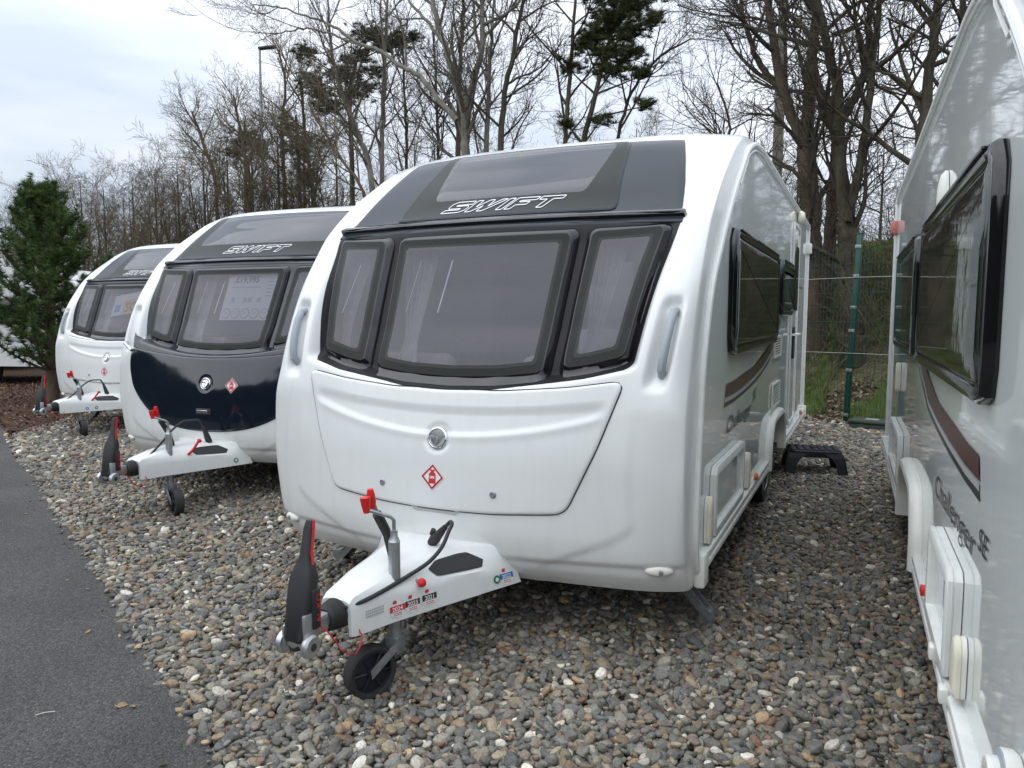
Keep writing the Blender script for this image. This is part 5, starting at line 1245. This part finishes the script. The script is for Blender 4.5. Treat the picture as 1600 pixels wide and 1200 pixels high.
# background trees: four made once, copied along the far tree belt
def bg_variant(k):
    rng = np.random.default_rng(200+k); tw = TB(); tr = TB(); H = 8.5
    for s in range(2+k % 2):
        a = rng.uniform(0, 6.28); top = np.array([math.cos(a)*.9*s, math.sin(a)*.9*s, H*(1-.12*s)]); mid = top*np.array([.35, .35, .5])
        P = smooth_path([(0, 0, 0), tuple(mid), tuple(top)], 10); r = np.linspace(.12-.03*s, .015, 11); tr.add(P, r, 7)
        grow(tw, P, r, 1, rng, dict(depth=4, cnt=(13, 6, 5, 3), len=(2.6, 1.3, .7, .36), rmax=(.035, .014, .008, .005), rmin=.0046, ang=(28, 66), t0=.12, up=.02))
    return tr.mesh('trunk', MT['bark_dark']), tw.mesh('crown', MT['twig_brown'])
BV = [bg_variant(k) for k in range(4)]
rng = np.random.default_rng(8); cnt = 0
rows = []
for px, top, zc in ((15, 300, 30), (52, 252, 29), (95, 225, 28), (135, 212, 31), (170, 222, 27), (215, 205, 30), (250, 196, 26), (285, 172, 25), (325, 150, 24), (362, 128, 25), (400, 110, 23), (440, 100, 24), (480, 95, 25), (30, 310, 40), (75, 285, 42), (120, 270, 40), (160, 265, 38), (200, 250, 37), (240, 240, 36), (280, 225, 35), (330, 205, 34), (390, 190, 33), (530, 130, 30), (650, 130, 32), (760, 120, 33), (880, 120, 31), (990, 110, 30), (1080, 160, 32), (1240, 140, 28), (1370, 120, 27), (1500, 100, 25)):
    b = at_depth(px, 480, zc); t_ = at_depth(px, top, zc); h = t_[2]
    for o_m, nm in ((None, None),):
        k = int(rng.integers(0, 4)); root = empty('woodland_tree', (b[0], b[1], 0), rng.uniform(0, 6.28)); sc_ = h/10.9; root.scale = (sc_, sc_, sc_)
        tag(root, 'brown twiggy bare tree in the far tree belt behind the caravans', 'tree', 'bare trees of the far belt'); link('trunk', BV[k][0], root); link('crown', BV[k][1], root)

# evergreen pine crowns among the bare trees
def needle_tuft(n, L_, wd, rng, spread):
    V = []; F = []
    for i in range(n):
        d = rng.normal(0, 1, 3); d[2] = abs(d[2])*spread+.15; d /= np.linalg.norm(d); s = np.cross(d, rng.normal(0, 1, 3)); s /= np.linalg.norm(s)+1e-9; l = L_*rng.uniform(.6, 1.15); b = len(V)
        V += [d*.01-s*wd*.5, d*.01+s*wd*.5, d*l]; F.append((b, b+1, b+2))
    return np.array(V), np.array(F)
def foliage_mesh(name, centers, radii, m, rng, n=70, L_=.13, wd=.009, spread=.6, tilt=.5):
    Vs = []; Fs = []; base = 0; T = [needle_tuft(n, L_, wd, rng, spread) for _ in range(6)]
    for c, r_ in zip(centers, radii):
        V, F = T[rng.integers(0, 6)]; a = rng.uniform(0, 6.28); ca, sa = math.cos(a), math.sin(a); e = rng.normal(0, tilt); ce, se = math.cos(e), math.sin(e)
        W = V@np.array([[ca, sa, 0], [-sa, ca, 0], [0, 0, 1]]); W = W@np.array([[1, 0, 0], [0, ce, se], [0, -se, ce]]); Vs.append(W*r_+c); Fs.append(F+base); base += len(V)
    return mesh_np(name, np.concatenate(Vs), np.concatenate(Fs), m, False)
def scots_pine(label, clumps, trunk, yw, seed, dens=60):
    rng = np.random.default_rng(seed); P, r = px_stem([p for p, _ in trunk], [w_ for _, w_ in trunk], yw, .8); root = empty('scots_pine', tuple(P[0])); tag(root, label, 'pine tree'); b0 = P[0]
    tr = TB(); Q = smooth_path(P, 14)-b0; rq = np.interp(np.linspace(0, 1, 15), np.linspace(0, 1, len(r)), r); tr.add(Q, rq, 10); cs = []; rs = []
    for px, py, rx, ry in clumps:
        c = at(px, py, yw)-b0; z = (c+b0-CAM_P)@CF; sx, sy = 1.5*rx*z/CAM_F, 1.45*ry*z/CAM_F
        i = int(np.argmin(np.linalg.norm(Q-c-np.array([0, 0, -.6]), axis=1))); B, rb = limb(Q[i], c-Q[i], np.linalg.norm(c-Q[i]), .03, .012, 5, rng, .03, .0); tr.add(B, rb, 5)
        k = int(dens*sx*sy*6)+6
        for _ in range(k):
            q = rng.normal(0, 1, 3); q /= np.linalg.norm(q); q *= rng.random()**.45*(1+.35*rng.normal()); p = c+q*np.array([sx, (sx+sy)/2, sy*.8]); cs.append(p); rs.append(rng.uniform(.8, 1.25))
            if rng.random() < .3: B, rb = limb(c+q*.2*sx, p-c, np.linalg.norm(p-c)*.9, .010, .004, 3, rng, .08, .03); tr.add(B, rb, 3)
    link('trunk', tr.mesh('trunk', MT['bark_dark']), root); link('crown', foliage_mesh('crown', cs, rs, MT['needle_far'], rng, 60, .15, .012), root)
scots_pine('dark Scots pine behind the pale branch on the left of centre', [(478, 85, 12, 16), (492, 128, 20, 14), (540, 115, 24, 18), (560, 90, 20, 10), (575, 55, 24, 15), (602, 72, 15, 12), (625, 62, 18, 14), (645, 60, 12, 9), (500, 150, 22, 12), (572, 140, 16, 9), (512, 168, 18, 10), (590, 112, 12, 9), (550, 150, 22, 8)],
    [((552, 420), 9), ((550, 260), 8), ((546, 160), 7), ((560, 80), 4)], 15.0, 41)
scots_pine('dense dark olive pine crown above the roof window of the middle caravan', [(985, 10, 34, 18), (955, 35, 30, 20), (925, 60, 24, 18), (985, 50, 30, 14), (1020, 32, 16, 9), (945, 85, 26, 14), (912, 70, 12, 12), (985, 85, 20, 12), (890, 105, 14, 9), (1000, 118, 18, 11), (955, 110, 26, 10), (1010, 165, 14, 8), (940, 190, 16, 7), (885, 195, 10, 7), (960, -10, 30, 15)],
    [((905, 420), 9), ((910, 240), 9), ((925, 170), 8), ((945, 90), 6), ((965, 20), 3)], 13.2, 42, 80)
for lb, cl, tk, yw, sd in (('ivy covered tree near the lamp post on its right', [(472, 230, 16, 24), (450, 200, 12, 18), (478, 275, 12, 16)], [((470, 460), 7), ((468, 300), 6), ((462, 180), 3)], 17, 51), ('olive ivy covered tree on its left side of the lamp post', [(385, 215, 20, 14), (372, 240, 16, 16), (402, 232, 12, 12)], [((385, 460), 6), ((384, 300), 5), ((382, 190), 3)], 19, 52)):
    scots_pine(lb, cl, tk, yw, sd, 55)

# small pine in the mulch bed at the left
def small_pine():
    base = at_depth(82, 600, 13.0); base[2] = 0; rng = np.random.default_rng(77); root = empty('young_pine', (base[0], base[1], 0)); tag(root, 'young dark green pine with bare lower trunk at the left edge in the mulch', 'pine tree')
    H = 3.15; tr = TB(); P = smooth_path([(0, 0, 0), (.03, 0, 1.2), (-.02, .02, 2.4), (0, 0, H-.1)], 14); tr.add(P, np.interp(np.linspace(0, 1, 15), [0, .4, 1], [.085, .065, .014]), 10); cs = []; rs = []
    for h in np.arange(.45, H-.15, .30):
        L_ = 1.0*min(1.0, (1.28-(h/H)**1.5*1.12)); nbr = 8
        for k in range(nbr):
            a = 6.283*k/nbr+rng.uniform(-.3, .3)+h; d = np.array([math.cos(a), math.sin(a), .30+.55*h/H]); ll = L_*rng.uniform(.72, 1.15)
            B, rb = limb(np.array([0, 0, h]), d, ll, .022, .008, 6, rng, .05, .09); tr.add(B, rb, 5)
            for t in np.arange(.26, 1.0, .085):
                i = min(int(t*6), 5); p = B[i]+(B[i+1]-B[i])*(t*6-i); cs.append(p); rs.append(rng.uniform(.8, 1.1))
                if rng.random() < .5:
                    dd = (B[i+1]-B[i]); sd_ = np.cross(dd, [0, 0, 1]); sd_ /= np.linalg.norm(sd_)+1e-9; q = p+sd_*rng.choice([-1, 1])*rng.uniform(.10, .30)*(1.1-t*.4)+np.array([0, 0, rng.uniform(.02, .16)])
                    tr.add(np.array([p, (p+q)/2, q]), np.array([.008, .006, .005]), 3)
                    for u in (.5, .8, 1.05): cs.append(p+(q-p)*u+np.array([0, 0, .03*u])); rs.append(rng.uniform(.75, 1.0))
            for u in range(4): cs.append(B[-1]+np.array([0, 0, .06*u])); rs.append(.95-.1*u)
    for u in np.arange(0, .50, .05): cs.append(np.array([0, 0, H-.42+u])); rs.append(.85)
    print('tufts', len(cs))
    link('trunk', tr.mesh('trunk', MT['bark_brown']), root); link('crown', foliage_mesh('crown', cs, rs, MT['needle'], rng, 80, .115, .0065, .55, .8), root)
small_pine()
SC.objects['young_pine'].scale = (1.2, 1.2, 1.16)

# undergrowth on the bank: thin brush, ground ivy, dead leaves, mulch chips
def brush(label, x0, y0, n, h, seed, m):
    rng = np.random.default_rng(seed); tb = TB(); root = (x0, y0, bank_z(x0, y0))
    for i in range(n):
        p = np.array([rng.normal(0, .45), rng.normal(0, .35), 0]); d = np.array([rng.normal(0, .45), rng.normal(0, .45), 1.]); Q, rq = limb(p, d, h*rng.uniform(.5, 1.1), .009, .004, 7, rng, .16, .02); tb.add(Q, rq, 4)
        grow(tb, Q, rq, 2, rng, dict(depth=4, cnt=(0, 6, 4, 2), len=(0, .9, .5, .25), rmax=(.01, .006, .004, .003), rmin=.0028, ang=(25, 70), t0=.1))
    o = link('thorn_bush', tb.mesh('thorn_bush', m)); o.location = root; tag(o, label, 'bush', 'leafless bushes on the bank'); return o
for k, (x, y) in enumerate(((.9, 10.0), (1.6, 10.8), (2.3, 9.9), (2.9, 10.9), (3.6, 10.2), (1.2, 12.0), (2.4, 12.4), (3.6, 12.3))):
    brush('leafless thorny bush on the bank behind the wire fence', x, y, 15, 2.1+.3*(k % 3), 300+k, MT['twig_dark'] if k % 2 else MT['twig_brown'])
def leaf_proto():
    me = bpy.data.meshes.new('dead_leaf'); me.from_pydata([(-1, 0, 0), (-.3, .55, .18), (.5, .5, .1), (1.1, 0, .22), (.5, -.5, .1), (-.3, -.55, .15), (0, 0, 0)], [], [(0, 6, 1), (1, 6, 2), (2, 6, 3), (3, 6, 4), (4, 6, 5), (5, 6, 0)]); me.materials.append(MT['deadleaf']); return bpy.data.objects.new('dead_leaf', me)
def blade_proto():
    V = []; F = []; rr = random.Random(2)
    for i in range(14):
        a = rr.uniform(0, 6.28); r_ = rr.uniform(0, .5); x, y = r_*math.cos(a), r_*math.sin(a); lx, ly = rr.uniform(-.6, .6), rr.uniform(-.6, .6); h = rr.uniform(.6, 1.2); b = len(V); w_ = .05
        V += [(x-w_, y, 0), (x+w_, y, 0), (x+lx*.4+w_*.6, y+ly*.4, h*.6), (x+lx*.4-w_*.6, y+ly*.4, h*.6), (x+lx, y+ly, h)]; F += [(b, b+1, b+2, b+3), (b+3, b+2, b+4)]
    me = bpy.data.meshes.new('grass_tuft'); me.from_pydata(V, [], F); me.materials.append(MT['deadleaf']); return bpy.data.objects.new('grass_tuft', me)
LC = proto_collection('leaf_kinds', [leaf_proto()]); GC = proto_collection('grass_kinds', [blade_proto()])
rng = np.random.default_rng(9); n = 26000; x = rng.uniform(-2, 6, n); y = fence_y(x)+rng.uniform(-.15, 8, n)**1.0
z = np.array([bank_z(a, b) for a, b in zip(x, y)]); P = np.c_[x, y, z+rng.uniform(.0, .05, n)]; ok = visible(P, .2); P = P[ok]; n = len(P)
pal = np.array([(.20, .14, .085), (.13, .085, .05), (.30, .23, .15), (.09, .06, .04), (.24, .19, .14)])
scatter('leaf_litter', P, np.c_[rng.normal(0, .5, n), rng.normal(0, .5, n), rng.uniform(0, 6.28, n)], np.repeat(rng.uniform(.025, .05, (n, 1)), 3, 1), pal[rng.integers(0, 5, n)]*rng.uniform(.7, 1.2, (n, 1)), np.zeros(n), LC)
m_ = 150; x = rng.uniform(-7, 3, m_); y = edge_y(x)+rng.exponential(2.2, m_)-.25; onr = y < edge_y(x)
scatter('fallen_leaves', np.c_[x, y, np.where(onr, .002, .022)], np.c_[rng.normal(0, .25, m_), rng.normal(0, .25, m_), rng.uniform(0, 6.28, m_)], np.repeat(rng.uniform(.010, .020, (m_, 1)), 3, 1), np.array([(.26, .18, .10), (.17, .11, .06), (.34, .27, .17)])[rng.integers(0, 3, m_)], np.zeros(m_), LC)
n = 30000; x = rng.uniform(-2, 6, n); y = fence_y(x)+rng.uniform(.4, 9, n); nz_ = np.array([mn.noise(Vector((a*.9, b*.9, 7))) for a, b in zip(x, y)]); k = nz_+.16*(y-fence_y(x)-1.5) > -.12; x, y = x[k], y[k]
z = np.array([bank_z(a, b) for a, b in zip(x, y)]); P = np.c_[x, y, z]; ok = visible(P, .2); P = P[ok]; n = len(P); pal = np.array([(.13, .21, .04), (.18, .25, .06), (.09, .15, .03), (.26, .26, .11)])
scatter('bank_grass', P, np.c_[rng.normal(0, .2, n), rng.normal(0, .2, n), rng.uniform(0, 6.28, n)], np.c_[rng.uniform(.08, .13, n), rng.uniform(.08, .13, n), rng.uniform(.10, .24, n)], pal[rng.integers(0, 4, n)]*rng.uniform(.7, 1.2, (n, 1)), np.zeros(n), GC)
n = 9000; x = rng.uniform(-16, -7.2, n); y = edge_y(x)+rng.uniform(0, 6, n); k = ((y-edge_y(x)) < (-7.45-x)*1.4+rng.normal(0, .15, n)); x, y = x[k], y[k]; n = len(x); pal = np.array([(.14, .07, .045), (.08, .045, .03), (.20, .12, .08), (.05, .03, .02)])
scatter('mulch_chips', np.c_[x, y, rng.uniform(.012, .035, n)], np.c_[rng.normal(0, .5, n), rng.normal(0, .5, n), rng.uniform(0, 6.28, n)], np.c_[rng.uniform(.02, .05, n), rng.uniform(.012, .025, n), rng.uniform(.02, .03, n)], pal[rng.integers(0, 4, n)], np.zeros(n), LC)

# ------------------------------------------------------------------ poles and far things
lp = at_depth(417, 480, 24); root = empty('lamp_post', (lp[0], lp[1], 0), R(10)); tag(root, 'tall thin grey lamp post with flat head rising from the bare trees', 'lamp post')
hz = at_depth(415, 90, 24)[2]
MB().tube([(0, 0, 0), (0, 0, 2.0), (0, 0, hz)], [.07, .05, .035], 8).build('pole', MT['galv'], root)
mb = MB(); mb.box(-.02, .55, -.09, .09, hz-.01, hz+.07, .03); lh = mb.build('lamp_head', MT['seal'], root); 
pp = at_depth(1205, 480, 17); root = empty('timber_pole', (pp[0], pp[1], 0)); tag(root, 'weathered timber pole standing left of the forked brown tree', 'pole')
MB().tube([(0, 0, 0), (.02, 0, 4), (.06, 0, 9.5)], [.14, .12, .095], 12).build('pole', MT['polewood'], root)
MB().tube([(-.3, 0, 8.6), (.45, 0, 8.62)], .05, 8).build('cross_arm', MT['polewood'], root)

def far_caravan(px, zc, label, rz=.4, red=False):
    b = at_depth(px, 520, zc); root = empty('parked_caravan', (b[0], b[1], 0), rz); tag(root, label, 'caravan')
    prof = rounded([(-2.4, .4), (2.4, .4), (2.45, 1.2), (2.2, 2.1), (1.6, 2.5), (-2.0, 2.5), (-2.4, 2.2)], .2)
    MB().prism(prof, lambda a, b_, d: (a, d, b_), -1.1, 1.1).build('body', MT['gel'], root)
    for x0 in (-1.6, .2): MB().box(x0, x0+1.1, -1.13, -1.1, 1.3, 1.85, .01).build('side_window', MT['sideglass'], root)
    MB().lathe([(.32, -.09), (.32, .09)], (0, -1.0, .32), (0, 1, 0), 24).build('wheel', MT['tyre'], root)
    MB().box(-2.45, 2.45, -1.12, -1.10, .95, 1.03).build('stripe', MT['redd' if red else 'silver'], root)
    MB().tube([(-3.3, 0, .45), (-2.4, .0, .45)], .05, 8).build('drawbar', MT['galv'], root)
far_caravan(30, 17, 'white caravan glimpsed behind the young pine, the one at the left edge', .35)
far_caravan(-60, 21, 'white caravan with red stripe far behind the young pine', .3, True)
far_caravan(95, 25, 'white caravan farthest back between the pine and the sold caravan', .35)

# unseen hedge, added across the road to darken reflections in the glossy panels
rng = np.random.default_rng(99); n = 9000; u = rng.uniform(-26, 22, n); w_ = rng.uniform(-1, 1, n); hgt = rng.uniform(0, 1, n)**.7*(3.6+.4*np.sin(u*.7)+.3*np.sin(u*1.9))
face = rng.random(n) < .6; P = np.c_[u, -15.5-.5*u*.9+np.where(face, .9+rng.normal(0, .12, n), w_*.9), np.where(face, hgt, 3.6+.4*np.sin(u*.7)+rng.normal(0, .15, n))]
hr = empty('unseen_hedge', (0, 0, 0)); tag(hr, 'long dark unseen hedge added behind the viewer to darken reflections', 'hedge')
link('foliage', foliage_mesh('foliage', list(P), list(rng.uniform(2.0, 3.2, n)), MT['needle_far'], rng, 14, .14, .05, .5, .9), hr)
us = np.linspace(-26, 22, 49); V = []
for q in us: V += [(q, -14.9-.45*q, 0), (q, -14.9-.45*q, 3.3+.4*math.sin(q*.7)), (q, -16.2-.45*q, 3.3+.4*math.sin(q*.7)), (q, -16.2-.45*q, 0)]
mb = MB(); mb.add(V, [(i*4+k, i*4+k+1, i*4+k+5, i*4+k+4) for i in range(48) for k in range(3)], True); mb.build('inner_growth', MT['bark_dark'], hr)

# a dry stalk lying on the asphalt
g = at_depth(55, 1118, 2.5); t_ = (-.0-CAM_P[2])/(CF+CR*(55-800)/CAM_F+CU*(600-1118)/CAM_F)[2]; g = CAM_P+t_*(CF+CR*(55-800)/CAM_F+CU*(600-1118)/CAM_F)
o = MB().tube([(0, 0, .002), (.03, .004, .004), (.065, .0, .003)], .0012, 5).build('dry_stalk', MT['cream']); o.location = (g[0], g[1], 0); o.rotation_euler = (0, 0, R(48)); tag(o, 'short pale dry stalk lying on the dark asphalt', 'stalk')
print('script done')
